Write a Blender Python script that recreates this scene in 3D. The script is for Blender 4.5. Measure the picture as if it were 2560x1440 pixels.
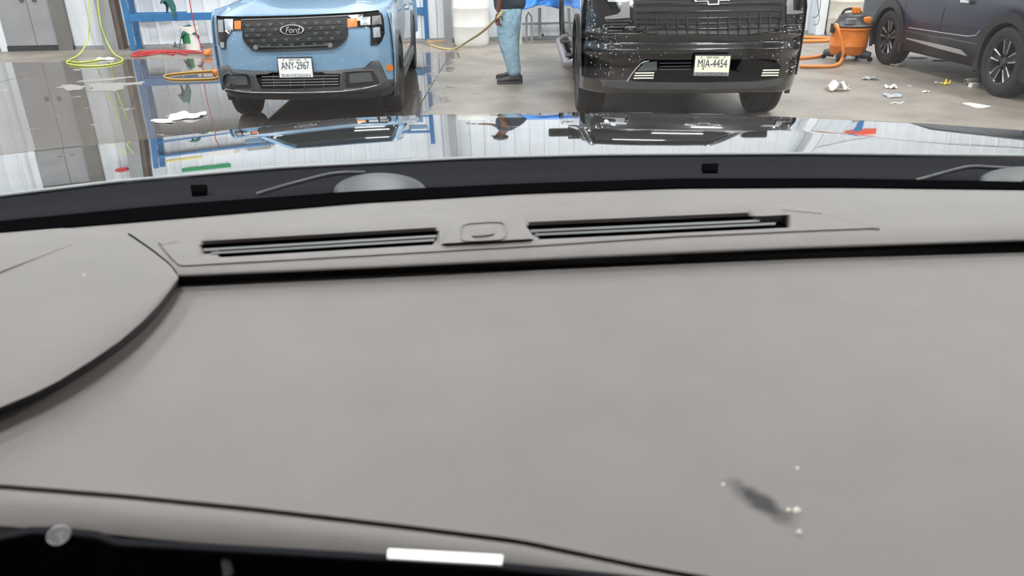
import bpy, bmesh, math, random
import numpy as np
from mathutils import Vector, Matrix
random.seed(7)
for o in list(bpy.data.objects):
    bpy.data.objects.remove(o)
SC = bpy.context.scene
COL = SC.collection

# ------------------------------------------------------------------ camera
FPX, PITCH, ROLL = 1862.0, math.radians(24.0), math.radians(0.7)
CAM = Vector((0, 0, 1.5))
_f = Vector((0, math.cos(PITCH), -math.sin(PITCH)))
_u0 = Vector((0, math.sin(PITCH), math.cos(PITCH)))
_r0 = Vector((1, 0, 0))
_r = _r0 * math.cos(ROLL) - _u0 * math.sin(ROLL)
_u = _u0 * math.cos(ROLL) + _r0 * math.sin(ROLL)
cd = bpy.data.cameras.new('camera')
cam = bpy.data.objects.new('camera', cd)
COL.objects.link(cam)
cd.sensor_width = 36.0
cd.lens = 36.0 * FPX / 2560.0
cd.clip_start = 0.02
cd.clip_end = 200
m = Matrix((_r, _u, -_f)).transposed().to_4x4()
m.translation = CAM
cam.matrix_world = m
cd.dof.use_dof = True
cd.dof.focus_distance = 7.5
cd.dof.aperture_fstop = 9.0
SC.camera = cam

# ------------------------------------------------------------------ world, exposure
w = bpy.data.worlds.new('world')
SC.world = w
w.use_nodes = True
w.node_tree.nodes['Background'].inputs[0].default_value = (0.75, 0.8, 0.9, 1)
w.node_tree.nodes['Background'].inputs[1].default_value = 0.15
SC.view_settings.view_transform = 'Standard'
SC.view_settings.look = 'None'
SC.view_settings.exposure = 0.0
SC.view_settings.gamma = 1.0
SC.view_settings.use_curve_mapping = False
LAMP = 135.0          # radiance of the ceiling light panels


# ------------------------------------------------------------------ pixel helpers
def ray(px, py):
    return _f + _r * ((px - 1280) / FPX) + _u * ((720 - py) / FPX)


def on_z(px, py, z=0.0):
    d = ray(px, py)
    return CAM + d * ((z - CAM.z) / d.z)


def on_y(px, py, y):
    d = ray(px, py)
    return CAM + d * ((y - CAM.y) / d.y)


def on_plane(px, py, p0, n):
    d = ray(px, py)
    return CAM + d * ((Vector(p0) - CAM).dot(Vector(n)) / d.dot(Vector(n)))


# ------------------------------------------------------------------ materials
def lin(c):
    c = c / 255.0
    return c / 12.92 if c <= 0.04045 else ((c + 0.055) / 1.055) ** 2.4


def rgb(r, g, b):
    return (lin(r), lin(g), lin(b), 1)


def mat(name, col, rough=0.5, metal=0.0, coat=0.0, ior=1.5, var=0.0, vscale=20.0, bump=0.0, bscale=300.0, bdist=0.002, emit=None, es=1.0, alpha=1.0, trans=0.0):
    M = bpy.data.materials.new(name)
    M.use_nodes = True
    nt = M.node_tree
    b = nt.nodes['Principled BSDF']
    b.inputs['Base Color'].default_value = col
    b.inputs['Roughness'].default_value = rough
    b.inputs['Metallic'].default_value = metal
    b.inputs['Coat Weight'].default_value = coat
    b.inputs['Coat Roughness'].default_value = 0.03
    b.inputs['IOR'].default_value = ior
    b.inputs['Transmission Weight'].default_value = trans
    if alpha < 1:
        b.inputs['Alpha'].default_value = alpha
    if emit:
        b.inputs['Emission Color'].default_value = emit
        b.inputs['Emission Strength'].default_value = es
    geo = nt.nodes.new('ShaderNodeNewGeometry')
    if var > 0:
        n = nt.nodes.new('ShaderNodeTexNoise')
        n.inputs['Scale'].default_value = vscale
        n.inputs['Detail'].default_value = 5
        nt.links.new(geo.outputs['Position'], n.inputs['Vector'])
        mx = nt.nodes.new('ShaderNodeMix')
        mx.data_type = 'RGBA'
        mx.blend_type = 'MULTIPLY'
        mx.inputs['Factor'].default_value = 1.0
        mx.inputs['A'].default_value = col
        r = nt.nodes.new('ShaderNodeMapRange')
        r.inputs['From Min'].default_value = 0.3
        r.inputs['From Max'].default_value = 0.7
        r.inputs['To Min'].default_value = 1 - var
        r.inputs['To Max'].default_value = 1 + var
        nt.links.new(n.outputs['Fac'], r.inputs['Value'])
        nt.links.new(r.outputs['Result'], mx.inputs['B'])
        nt.links.new(mx.outputs['Result'], b.inputs['Base Color'])
    if bump > 0:
        n2 = nt.nodes.new('ShaderNodeTexNoise')
        n2.inputs['Scale'].default_value = bscale
        n2.inputs['Detail'].default_value = 3
        nt.links.new(geo.outputs['Position'], n2.inputs['Vector'])
        bp = nt.nodes.new('ShaderNodeBump')
        bp.inputs['Strength'].default_value = bump
        bp.inputs['Distance'].default_value = bdist
        nt.links.new(n2.outputs['Fac'], bp.inputs['Height'])
        nt.links.new(bp.outputs['Normal'], b.inputs['Normal'])
    return M


MT = {}
MT['lamp'] = mat('lamp_glow', (1, 1, 1, 1), emit=(0.97, 0.98, 1.0, 1), es=LAMP)
MT['wall'] = mat('white_metal_siding', rgb(226, 230, 234), 0.4, var=0.05, vscale=2.0)
MT['wallgrey'] = mat('plain_wall', rgb(132, 132, 130), 0.7, var=0.06, vscale=1.5)
MT['ceil'] = mat('ceiling_liner', rgb(120, 122, 124), 0.7)
MT['door'] = mat('grey_door_paint', rgb(150, 150, 152), 0.45, var=0.10, vscale=1.6)
MT['doordark'] = mat('door_jamb', rgb(112, 110, 106), 0.5, var=0.08, vscale=3)
MT['steel'] = mat('grey_steel', rgb(150, 151, 152), 0.5, var=0.08, vscale=4)
MT['steeldark'] = mat('rusty_primer_steel', rgb(104, 92, 84), 0.6, var=0.15, vscale=5)
MT['lime'] = mat('lime_hose', rgb(214, 226, 96), 0.45)
MT['red'] = mat('red_hose', rgb(186, 52, 54), 0.5, var=0.1)
MT['beigehose'] = mat('beige_hose', rgb(206, 182, 118), 0.4)
MT['amberhose'] = mat('amber_hose', rgb(196, 150, 62), 0.4)
MT['orange'] = mat('orange_plastic', rgb(226, 128, 44), 0.4, var=0.05)
MT['orangehose'] = mat('orange_hose', rgb(232, 140, 62), 0.45)
MT['blue'] = mat('blue_rack_paint', rgb(44, 110, 164), 0.4, var=0.12, vscale=8)
MT['bluetarp'] = mat('blue_tarp', rgb(38, 124, 212), 0.35, var=0.08, vscale=6)
MT['white'] = mat('white_plastic', rgb(236, 234, 228), 0.45, var=0.05, vscale=5)
MT['cream'] = mat('cream_plastic', rgb(206, 200, 186), 0.5, var=0.06, vscale=4)
MT['paper'] = mat('white_paper', rgb(240, 238, 234), 0.8)
MT['foam'] = mat('soap_foam', rgb(142, 138, 133), 0.6)
MT['rubber'] = mat('tyre_rubber', rgb(28, 28, 30), 0.75, var=0.12, vscale=30)
MT['black'] = mat('black_plastic', rgb(22, 22, 24), 0.45)
MT['blackmat'] = mat('deep_black', rgb(8, 8, 9), 0.8)
MT['blackmat'].node_tree.nodes['Principled BSDF'].inputs['Specular IOR Level'].default_value = 0.0
MT['cowl'] = mat('cowl_plastic', rgb(20, 20, 23), 0.85)
MT['cowl'].node_tree.nodes['Principled BSDF'].inputs['Specular IOR Level'].default_value = 0.05
MT['liner'] = mat('headliner_fabric', rgb(120, 116, 112), 0.9)
MT['clad'] = mat('grey_cladding', rgb(74, 77, 80), 0.5, var=0.05)
MT['dgrey'] = mat('dark_grey_plastic', rgb(52, 53, 56), 0.45)
MT['mgrey'] = mat('satin_grey', rgb(140, 138, 140), 0.4, 0.4)
MT['silver'] = mat('machined_silver', rgb(190, 190, 194), 0.3, 0.85)
MT['chrome'] = mat('chrome', rgb(225, 225, 228), 0.08, 1.0)
MT['badge'] = mat('badge_silver', rgb(214, 214, 218), 0.35, 0.2)
MT['bluepaint'] = mat('blue_grey_car_paint', rgb(128, 162, 190), 0.35, 0.1, coat=1.0, ior=1.5)
MT['blackpaint'] = mat('black_car_paint', rgb(14, 13, 15), 0.25, 0.0, coat=1.0)
MT['navypaint'] = mat('navy_car_paint', rgb(12, 15, 40), 0.3, 0.0, coat=0.4, ior=1.35)
MT['hoodpaint'] = mat('gloss_black_hood', rgb(16, 16, 18), 0.02, 0.0, coat=1.0, ior=2.3)
MT['amber'] = mat('amber_lens', rgb(236, 130, 30), 0.2, coat=1.0)
MT['lens'] = mat('clear_lamp_lens', rgb(196, 202, 210), 0.25, 0.35, coat=1.0)
MT['lensdark'] = mat('smoked_lamp_lens', rgb(34, 34, 36), 0.06, 0.2, coat=1.0)
MT['platewhite'] = mat('plate_white', rgb(246, 247, 244), 0.4)
MT['platecream'] = mat('plate_cream', rgb(244, 243, 222), 0.4)
MT['ink'] = mat('plate_ink', rgb(70, 74, 84), 0.6)
MT['glass'] = mat('car_glass', rgb(20, 26, 26), 0.03, 0.0, coat=1.0)
MT['jeans'] = mat('light_denim', rgb(172, 208, 228), 0.85, var=0.16, vscale=9, bump=0.9, bscale=16, bdist=0.03)
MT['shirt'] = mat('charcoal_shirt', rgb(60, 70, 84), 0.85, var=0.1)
MT['skin'] = mat('skin', rgb(118, 76, 56), 0.55)
MT['shoe'] = mat('black_shoe', rgb(50, 50, 53), 0.6)
MT['sole'] = mat('shoe_sole', rgb(70, 70, 74), 0.7)
MT['hair'] = mat('dark_hair', rgb(28, 22, 20), 0.6)
MT['teal'] = mat('teal_cloth', rgb(36, 92, 92), 0.8, var=0.2, vscale=15)
MT['green'] = mat('green_sign', rgb(44, 140, 84), 0.5)
MT['moss'] = mat('olive_rag', rgb(112, 116, 62), 0.9, var=0.3, vscale=30)
MT['signred'] = mat('orange_red_sign', rgb(226, 84, 52), 0.5)
MT['yellow'] = mat('yellow_plastic', rgb(226, 200, 60), 0.5)
MT['cord'] = mat('dark_cable', rgb(60, 60, 62), 0.6)
MT['bag'] = mat('clear_bag', rgb(190, 196, 202), 0.25, alpha=0.75)


def dash_material(name, base, stain=False):
    M = mat(name, base, 0.5, var=0.05, vscale=14, bump=0.35, bscale=900)
    nt = M.node_tree
    b = nt.nodes['Principled BSDF']
    b.inputs['Specular IOR Level'].default_value = 0.35
    if stain:
        geo = nt.nodes.new('ShaderNodeNewGeometry')
        p0 = on_z(1830, 1218, 1.185)
        p1 = on_z(1965, 1308, 1.185)
        ax = (p1 - p0)
        L = ax.length
        ang = math.atan2(ax.y, ax.x)
        mp = nt.nodes.new('ShaderNodeMapping')
        mp.vector_type = 'TEXTURE'
        mp.inputs['Location'].default_value = (p0 + p1) / 2
        mp.inputs['Rotation'].default_value = (0, 0, ang)
        mp.inputs['Scale'].default_value = (L * 0.66, L * 0.24, 0.2)
        nz = nt.nodes.new('ShaderNodeTexNoise')
        nz.inputs['Scale'].default_value = 120
        nz.inputs['Detail'].default_value = 4
        nt.links.new(geo.outputs['Position'], nz.inputs['Vector'])
        nt.links.new(geo.outputs['Position'], mp.inputs['Vector'])
        ln = nt.nodes.new('ShaderNodeVectorMath')
        ln.operation = 'LENGTH'
        nt.links.new(mp.outputs['Vector'], ln.inputs[0])
        ad = nt.nodes.new('ShaderNodeMath')
        ad.operation = 'MULTIPLY_ADD'
        ad.inputs[1].default_value = 0.8
        nt.links.new(nz.outputs['Fac'], ad.inputs[0])
        nt.links.new(ln.outputs['Value'], ad.inputs[2])
        rg = nt.nodes.new('ShaderNodeMapRange')
        rg.inputs['From Min'].default_value = 0.75
        rg.inputs['From Max'].default_value = 1.45
        rg.inputs['To Min'].default_value = 0.06
        rg.inputs['To Max'].default_value = 1.0
        nt.links.new(ad.outputs[0], rg.inputs['Value'])
        src = b.inputs['Base Color'].links[0].from_socket
        mx = nt.nodes.new('ShaderNodeMix')
        mx.data_type = 'RGBA'
        mx.blend_type = 'MULTIPLY'
        mx.inputs['Factor'].default_value = 1
        nt.links.new(src, mx.inputs['A'])
        nt.links.new(rg.outputs['Result'], mx.inputs['B'])
        nt.links.new(mx.outputs['Result'], b.inputs['Base Color'])
    return M


DASHC = rgb(106, 100, 97)
MT['dash'] = dash_material('grey_dash_plastic', DASHC)
MT['dashpad'] = dash_material('grey_dash_plastic_scuffed', DASHC, True)
MT['dashdark'] = mat('dark_dash_trim', rgb(34, 35, 37), 0.55)
MT['dashwall'] = mat('shaded_brown_grey_trim', rgb(58, 55, 55), 0.6)  # trim tone darkened further to carry the side wall's shade
MT['louver'] = mat('vent_louver_grey', rgb(80, 80, 80), 0.5)


def glass_material():
    M = bpy.data.materials.new('windshield_glass')
    M.use_nodes = True
    nt = M.node_tree
    for n in list(nt.nodes):
        nt.nodes.remove(n)
    out = nt.nodes.new('ShaderNodeOutputMaterial')
    t = nt.nodes.new('ShaderNodeBsdfTransparent')
    t.inputs[0].default_value = (0.93, 0.955, 0.945, 1)
    g = nt.nodes.new('ShaderNodeBsdfGlossy')
    g.inputs['Roughness'].default_value = 0.02
    # two-surface Schlick reflectance from the facing angle, the same from both sides
    lw = nt.nodes.new('ShaderNodeLayerWeight')
    lw.inputs['Blend'].default_value = 0.5
    pw = nt.nodes.new('ShaderNodeMath')
    pw.operation = 'POWER'
    pw.inputs[1].default_value = 5.0
    nt.links.new(lw.outputs['Facing'], pw.inputs[0])
    fr = nt.nodes.new('ShaderNodeMath')
    fr.operation = 'MULTIPLY_ADD'
    fr.inputs[1].default_value = 0.93
    fr.inputs[2].default_value = 0.03
    nt.links.new(pw.outputs[0], fr.inputs[0])
    mx = nt.nodes.new('ShaderNodeMixShader')
    nt.links.new(fr.outputs[0], mx.inputs[0])
    nt.links.new(t.outputs[0], mx.inputs[1])
    nt.links.new(g.outputs[0], mx.inputs[2])
    nt.links.new(mx.outputs[0], out.inputs[0])
    return M


MT['windshield'] = glass_material()


def floor_material():
    M = bpy.data.materials.new('concrete_partly_wet')
    M.use_nodes = True
    nt = M.node_tree
    L = nt.links.new
    b = nt.nodes['Principled BSDF']
    geo = nt.nodes.new('ShaderNodeNewGeometry')

    def noise(s, d=6, dist=0.0, stretch=None):
        n = nt.nodes.new('ShaderNodeTexNoise')
        n.inputs['Scale'].default_value = s
        n.inputs['Detail'].default_value = d
        n.inputs['Distortion'].default_value = dist
        if stretch:
            mp = nt.nodes.new('ShaderNodeMapping')
            mp.inputs['Scale'].default_value = stretch
            L(geo.outputs['Position'], mp.inputs['Vector'])
            L(mp.outputs['Vector'], n.inputs['Vector'])
        else:
            L(geo.outputs['Position'], n.inputs['Vector'])
        return n.outputs['Fac']

    def rng(v, a, c, lo=0.0, hi=1.0):
        r = nt.nodes.new('ShaderNodeMapRange')
        r.interpolation_type = 'SMOOTHSTEP'
        r.inputs['From Min'].default_value = a
        r.inputs['From Max'].default_value = c
        r.inputs['To Min'].default_value = lo
        r.inputs['To Max'].default_value = hi
        L(v, r.inputs['Value'])
        return r.outputs['Result']

    def math_(op, a, c):
        n = nt.nodes.new('ShaderNodeMath')
        n.operation = op
        for i, v in enumerate((a, c)):
            if isinstance(v, (int, float)):
                n.inputs[i].default_value = v
            else:
                L(v, n.inputs[i])
        return n.outputs[0]
    sep = nt.nodes.new('ShaderNodeSeparateXYZ')
    L(geo.outputs['Position'], sep.inputs[0])
    X, Y = sep.outputs[0], sep.outputs[1]
    n1 = noise(0.9, 7, 0.4)
    n2 = noise(3.5, 8, 0.3)
    # wet area: left of the joint, and short of the far wall; its outline wanders with noise
    edge = math_('ADD', math_('MULTIPLY', n1, 1.6), math_('MULTIPLY', n2, 0.5))
    wx = rng(math_('ADD', X, edge), 0.05, 0.22, 1, 0)
    wy = rng(math_('ADD', math_('ADD', Y, math_('MULTIPLY', X, -0.095)), math_('MULTIPLY', n2, 0.7)), 13.75, 13.95, 1, 0)
    dryspot = rng(noise(2.2, 9, 0.2, (1, 1, 1)), 0.30, 0.36, 0, 1)
    wet = math_('MULTIPLY', math_('MULTIPLY', wx, wy), dryspot)
    cr = nt.nodes.new('ShaderNodeMix')
    cr.data_type = 'RGBA'
    cr.inputs['A'].default_value = rgb(150, 140, 128)
    cr.inputs['B'].default_value = rgb(120, 111, 102)
    L(rng(noise(1.3, 8, 0.3), 0.35, 0.7), cr.inputs['Factor'])
    cr2 = nt.nodes.new('ShaderNodeMix')
    cr2.data_type = 'RGBA'
    cr2.inputs['B'].default_value = rgb(96, 89, 83)
    L(cr.outputs['Result'], cr2.inputs['A'])
    L(rng(noise(6.0, 8, 0.5), 0.58, 0.75, 0, 0.7), cr2.inputs['Factor'])
    cw = nt.nodes.new('ShaderNodeMix')
    cw.data_type = 'RGBA'
    cw.inputs['B'].default_value = rgb(86, 80, 75)
    L(cr2.outputs['Result'], cw.inputs['A'])
    L(math_('MULTIPLY', wet, 0.9), cw.inputs['Factor'])
    L(cw.outputs['Result'], b.inputs['Base Color'])
    rr = nt.nodes.new('ShaderNodeMix')
    rr.data_type = 'FLOAT'
    rr.inputs['A'].default_value = 0.42
    rr.inputs['B'].default_value = 0.025
    L(wet, rr.inputs['Factor'])
    L(rr.outputs['Result'], b.inputs['Roughness'])
    bp = nt.nodes.new('ShaderNodeBump')
    bp.inputs['Distance'].default_value = 0.004
    st = nt.nodes.new('ShaderNodeMix')
    st.data_type = 'FLOAT'
    st.inputs['A'].default_value = 0.35
    st.inputs['B'].default_value = 0.012
    L(wet, st.inputs['Factor'])
    L(st.outputs['Result'], bp.inputs['Strength'])
    L(noise(14, 6), bp.inputs['Height'])
    L(bp.outputs['Normal'], b.inputs['Normal'])
    return M


MT['floor'] = floor_material()


# ------------------------------------------------------------------ mesh helpers
class MB:
    def __init__(s):
        s.v, s.f = [], []

    def add(s, vs, fs):
        o = len(s.v)
        s.v += [tuple(x) for x in vs]
        s.f += [tuple(i + o for i in f) for f in fs]
        return s

    def box(s, x0, x1, y0, y1, z0, z1):
        v = [(x, y, z) for z in (z0, z1) for y in (y0, y1) for x in (x0, x1)]
        return s.add(v, [(0, 2, 3, 1), (4, 5, 7, 6), (0, 1, 5, 4), (2, 6, 7, 3), (0, 4, 6, 2), (1, 3, 7, 5)])

    def grid(s, rows, wrap=False):
        n = len(rows[0])
        vs = [p for r in rows for p in r]
        fs = []
        for i in range(len(rows) - 1):
            for j in range(n if wrap else n - 1):
                k = (j + 1) % n
                fs.append((i * n + j, i * n + k, (i + 1) * n + k, (i + 1) * n + j))
        return s.add(vs, fs)

    def lathe(s, prof, n=24, axis='z', c=(0, 0, 0)):
        rows = []
        for r, h in prof:
            row = []
            for k in range(n):
                a = 2 * math.pi * k / n
                p = (r * math.cos(a), r * math.sin(a), h)
                if axis == 'x':
                    p = (h, r * math.cos(a), r * math.sin(a))
                elif axis == 'y':
                    p = (r * math.sin(a), h, r * math.cos(a))
                row.append((p[0] + c[0], p[1] + c[1], p[2] + c[2]))
            rows.append(row)
        return s.grid(rows, True)

    def tube(s, path, r, n=8, closed=False, caps=True):
        P = [Vector(p) for p in path]
        N = len(P)
        rows = []
        up = Vector((0, 0, 1))
        prev = None
        for i, p in enumerate(P):
            a = P[(i - 1) % N] if (closed or i > 0) else P[i]
            b = P[(i + 1) % N] if (closed or i < N - 1) else P[i]
            t = (b - a)
            t = t.normalized() if t.length > 1e-9 else Vector((0, 0, 1))
            if prev is None:
                x = t.cross(up)
                if x.length < 1e-3:
                    x = t.cross(Vector((1, 0, 0)))
            else:
                x = prev - t * prev.dot(t)
            x.normalize()
            prev = x
            y = t.cross(x)
            rr = r[i] if isinstance(r, (list, tuple)) else r
            rows.append([p + (x * math.cos(2 * math.pi * k / n) + y * math.sin(2 * math.pi * k / n)) * rr for k in range(n)])
        if closed:
            rows.append(rows[0])
        base = len(s.v)
        s.grid(rows, True)
        if caps and not closed:
            s.f.append(tuple(base + k for k in range(n)))
            s.f.append(tuple(base + (N - 1) * n + k for k in range(n)))
        return s

    def prism(s, outline, fn, d0, d1):
        """outline in 2D (a,b); fn(a,b,d) -> xyz"""
        n = len(outline)
        v = [fn(a, b, d0) for a, b in outline] + [fn(a, b, d1) for a, b in outline]
        f = [tuple(range(n)), tuple(range(2 * n - 1, n - 1, -1))]
        f += [(i, (i + 1) % n, n + (i + 1) % n, n + i) for i in range(n)]
        return s.add(v, f)

    def build(s, name, m, parent=None, smooth=None, bevel=0.0, solid=0.0, sub=0, local=False, recalc=True):
        me = bpy.data.meshes.new(name)
        off = Vector((0, 0, 0))
        if parent is not None and not local:
            off = parent.location
        me.from_pydata([tuple(Vector(p) - off) for p in s.v], [], s.f)
        if recalc:
            bm = bmesh.new()
            bm.from_mesh(me)
            bmesh.ops.recalc_face_normals(bm, faces=bm.faces)
            bm.to_mesh(me)
            bm.free()
        me.materials.append(MT[m] if isinstance(m, str) else m)
        if smooth is not None:
            me.shade_smooth()
            me.set_sharp_from_angle(angle=math.radians(smooth))
        o = bpy.data.objects.new(name, me)
        COL.objects.link(o)
        if parent is not None:
            o.parent = parent
        if bevel:
            md = o.modifiers.new('bevel', 'BEVEL')
            md.width = bevel
            md.segments = 2
            md.limit_method = 'ANGLE'
        if solid:
            md = o.modifiers.new('solid', 'SOLIDIFY')
            md.thickness = solid
            md.offset = -1
        if sub:
            md = o.modifiers.new('sub', 'SUBSURF')
            md.levels = sub
            md.render_levels = sub
        return o


def thing(name, label, cat, loc=(0, 0, 0), rotz=0.0, group=None):
    o = bpy.data.objects.new(name, None)
    o.empty_display_size = 0.1
    COL.objects.link(o)
    o.location = loc
    o.rotation_euler = (0, 0, rotz)
    return tag(o, label, cat, group)


def tag(o, label, cat, group=None):
    o['label'] = label
    o['category'] = cat
    if group:
        o['group'] = group
    return o


def struct(o):
    o['kind'] = 'structure'
    return o


def L(o, label):
    o['label'] = label
    return o


def smooth_path(pts, n=8, closed=False):
    P = [Vector(p) for p in pts]
    N = len(P)
    out = []
    rng = range(N if closed else N - 1)
    for i in rng:
        p0 = P[(i - 1) % N] if (closed or i > 0) else P[i]
        p1 = P[i]
        p2 = P[(i + 1) % N]
        p3 = P[(i + 2) % N] if (closed or i + 2 < N) else P[(i + 1) % N]
        for k in range(n):
            t = k / n
            out.append(0.5 * ((2 * p1) + (p2 - p0) * t + (2 * p0 - 5 * p1 + 4 * p2 - p3) * t * t + (3 * p1 - p0 - 3 * p2 + p3) * t ** 3))
    if not closed:
        out.append(P[-1])
    return out


def text_part(txt, name, size, m, parent, matrix, extrude=0.001, shear=0.0, width=None, bold=0.0):
    cu = bpy.data.curves.new(name, 'FONT')
    cu.body = txt
    cu.size = size
    cu.extrude = extrude
    cu.shear = shear
    cu.offset = bold
    cu.align_x = 'CENTER'
    cu.align_y = 'CENTER'
    to = bpy.data.objects.new(name + '_tmp', cu)
    COL.objects.link(to)
    dg = bpy.context.evaluated_depsgraph_get()
    me = bpy.data.meshes.new_from_object(to.evaluated_get(dg))
    bpy.data.objects.remove(to)
    if width:
        xs = [v.co.x for v in me.vertices]
        sc = width / (max(xs) - min(xs))
        for v in me.vertices:
            v.co.x *= sc
    me.transform(matrix)
    me.materials.clear()
    me.materials.append(MT[m])
    o = bpy.data.objects.new(name, me)
    COL.objects.link(o)
    o.parent = parent
    return o


def instance(src, name, loc=None, rot=None, parent=None):
    c = src.copy()
    c.name = name
    COL.objects.link(c)
    c.parent = parent
    if loc is not None:
        c.location = loc
    if rot is not None:
        c.rotation_euler = rot
    return c


# ------------------------------------------------------------------ the garage shell
PHI = math.radians(5.5)
UD = Vector((math.cos(PHI), math.sin(PHI), 0))
WD = Vector((math.sin(PHI), -math.cos(PHI), 0))
O0 = Vector((0, 15.4, 0))


def B(u, wdist, z=0.0):
    return O0 + UD * u + WD * wdist + Vector((0, 0, z))


def wall_u(px, py):
    """u, z where the pixel meets the far wall"""
    p = on_plane(px, py, O0, WD)
    return (p - O0).dot(UD), p.z


CEIL = 5.2
U0, U1, W1 = -15.0, 13.0, 24.0
fl = MB()
fl.add([B(U0, -0.5, -0.03), B(U1, -0.5, -0.03), B(U1, W1, -0.03), B(U0, W1, -0.03)], [(0, 3, 2, 1)])
floor = struct(fl.build('floor', 'floor', recalc=False, solid=0.2))
# concrete slabs with open joints
SLX, SLY = 6.0, 8.6
proto = None
jx = -1.0
for i in range(-3, 3):
    for k in range(-1, 3):
        c = Vector((jx + (i + 0.5) * SLX, 13.4 - (k + 0.5) * SLY, 0))
        if proto is None:
            b = MB()
            b.box(-SLX / 2 + 0.004, SLX / 2 - 0.004, -SLY / 2 + 0.004, SLY / 2 - 0.004, -0.025, 0.0)
            proto = b.build('floor_slab', 'floor', None, bevel=0.004)
            proto.parent = floor
            proto.location = c
        else:
            instance(proto, 'floor_slab', c, None, floor)

wb = MB()
wb.add([B(U0, 0, 0), B(U1, 0, 0), B(U1, 0, CEIL), B(U0, 0, CEIL)], [(0, 1, 2, 3)])
wall_back = struct(wb.build('wall_back', 'wall', recalc=False))
PW = 0.915
prof = []
for k in range(3):
    u = k * 0.305
    prof += [(u, 0.0), (u + 0.10, 0.0), (u + 0.125, 0.0), (u + 0.145, 0.032), (u + 0.175, 0.032), (u + 0.195, 0.0), (u + 0.24, 0.0), (u + 0.25, 0.006), (u + 0.26, 0.0)]
prof.append((PW - 0.004, 0.0))
pm = MB()
pm.grid([[(u, -d - 0.012, z) for u, d in prof] for z in (0.06, CEIL)])
pp = pm.build('wall_panel', 'wall', recalc=False)
pp.parent = wall_back
rotp = (0, 0, PHI)
n_p = int((U1 - U0) / PW)
for k in range(n_p):
    loc = B(U0 + k * PW, 0.0)
    if k == 0:
        pp.location, pp.rotation_euler = loc, rotp
    else:
        instance(pp, 'wall_panel', loc, rotp, wall_back)
kb = MB()
kb.prism([(U0, 0), (U1, 0), (U1, 0.055), (U0, 0.055)], lambda a, c, d: B(a, d, c), 0.0, 0.05)
struct(kb.build('baseboard_back', 'steel'))
for nm, a, c2 in (('wall_left', (U0, -0.3), (U0, W1)), ('wall_right', (U1, W1), (U1, -0.3)), ('wall_front', (U0, W1), (U1, W1))):
    q = MB()
    q.add([B(a[0], a[1], 0), B(c2[0], c2[1], 0), B(c2[0], c2[1], CEIL), B(a[0], a[1], CEIL)], [(0, 1, 2, 3)])
    struct(q.build(nm, 'wallgrey', recalc=False))
q = MB()
q.add([B(U0, -0.3, CEIL), B(U1, -0.3, CEIL), B(U1, W1, CEIL), B(U0, W1, CEIL)], [(0, 1, 2, 3)])
struct(q.build('ceiling', 'ceil', recalc=False))

# ceiling lights: long shop fixtures in rows
rows_lbl = ['nearest the far wall', 'second from the far wall', 'third from the far wall', 'fourth from the far wall', 'fifth from the far wall']
proto_l = None
for j, wd in enumerate((2.2, 6.2, 10.6, 14.8, 19.5)):
    for i, u in enumerate((-11.0, -6.5, -2.2, 2.2, 6.5, 10.5)):
        p = B(u, wd, CEIL - 0.12)
        lab = '%s strip light from the left in ceiling row %s' % (('first', 'second', 'third', 'fourth', 'fifth', 'sixth')[i], rows_lbl[j])
        if proto_l is None:
            t = thing('ceiling_light', lab, 'ceiling light', p, PHI, 'strip lights under the ceiling')
            b = MB()
            b.box(-0.62, 0.62, -0.17, 0.17, 0.03, 0.11)
            b.build('housing', 'white', t, local=True)
            b = MB()
            b.box(-0.6, 0.6, -0.15, 0.15, 0.0, 0.028)
            b.build('light_panel', 'lamp', t, local=True)
            proto_l = t
        else:
            t = instance(proto_l, 'ceiling_light', p)
            t['label'] = lab
            for ch in proto_l.children:
                instance(ch, ch.name.split('.')[0], None, None, t)

# door on the left of the far wall
ud0, _ = wall_u(22, 100)
ud1, _ = wall_u(152, 100)
ud2, _ = wall_u(187, 100)
DH = 2.75
dr = MB()
dr.prism([(ud0, 0.09), (ud1, 0.09), (ud1, DH), (ud0, DH)], lambda a, c, d: B(a, d, c), 0.05, 0.10)
door = struct(dr.build('door_1', 'door', bevel=0.006))
q = MB()
um = wall_u(97, 100)[0]
q.prism([(um - 0.006, 0.09), (um + 0.006, 0.09), (um + 0.006, DH), (um - 0.006, DH)], lambda a, c, d: B(a, d, c), 0.1, 0.104)
q.build('door_seam', 'doordark', door)
q = MB()
q.prism([(ud1, 0.0), (ud2, 0.0), (ud2, DH + 0.12), (ud1, DH + 0.12)], lambda a, c, d: B(a, d, c), 0.03, 0.15)
q.build('door_jamb', 'doordark', door)
q = MB()
q.prism([(ud0, 0.0), (ud2, 0.0), (ud2, 0.085), (ud0, 0.085)], lambda a, c, d: B(a, d, c), 0.02, 0.13)
q.build('threshold', 'dgrey', door)
q = MB()
q.prism([(ud0, DH), (ud1, DH), (ud1, DH + 0.12), (ud0, DH + 0.12)], lambda a, c, d: B(a, d, c), 0.03, 0.13)
q.build('door_head', 'doordark', door)
for px in (61, 93):
    u_, z_ = wall_u(px, 0)
    q = MB()
    q.tube([B(u_ + 0.032 * math.cos(a), 0.118, z_ + 0.01 + 0.032 * math.sin(a)) for a in [2 * math.pi * k / 14 for k in range(14)]], 0.009, 6, closed=True)
    q.build('pull_ring', 'dgrey', door)
uf = wall_u(5, 100)[0]
q = MB()
q.prism([(uf - 0.0, 0.0), (ud0, 0.0), (ud0, DH + 0.12), (uf, DH + 0.12)], lambda a, c, d: B(a, d, c), 0.02, 0.12)
q.build('door_post', 'wall', door)


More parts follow.
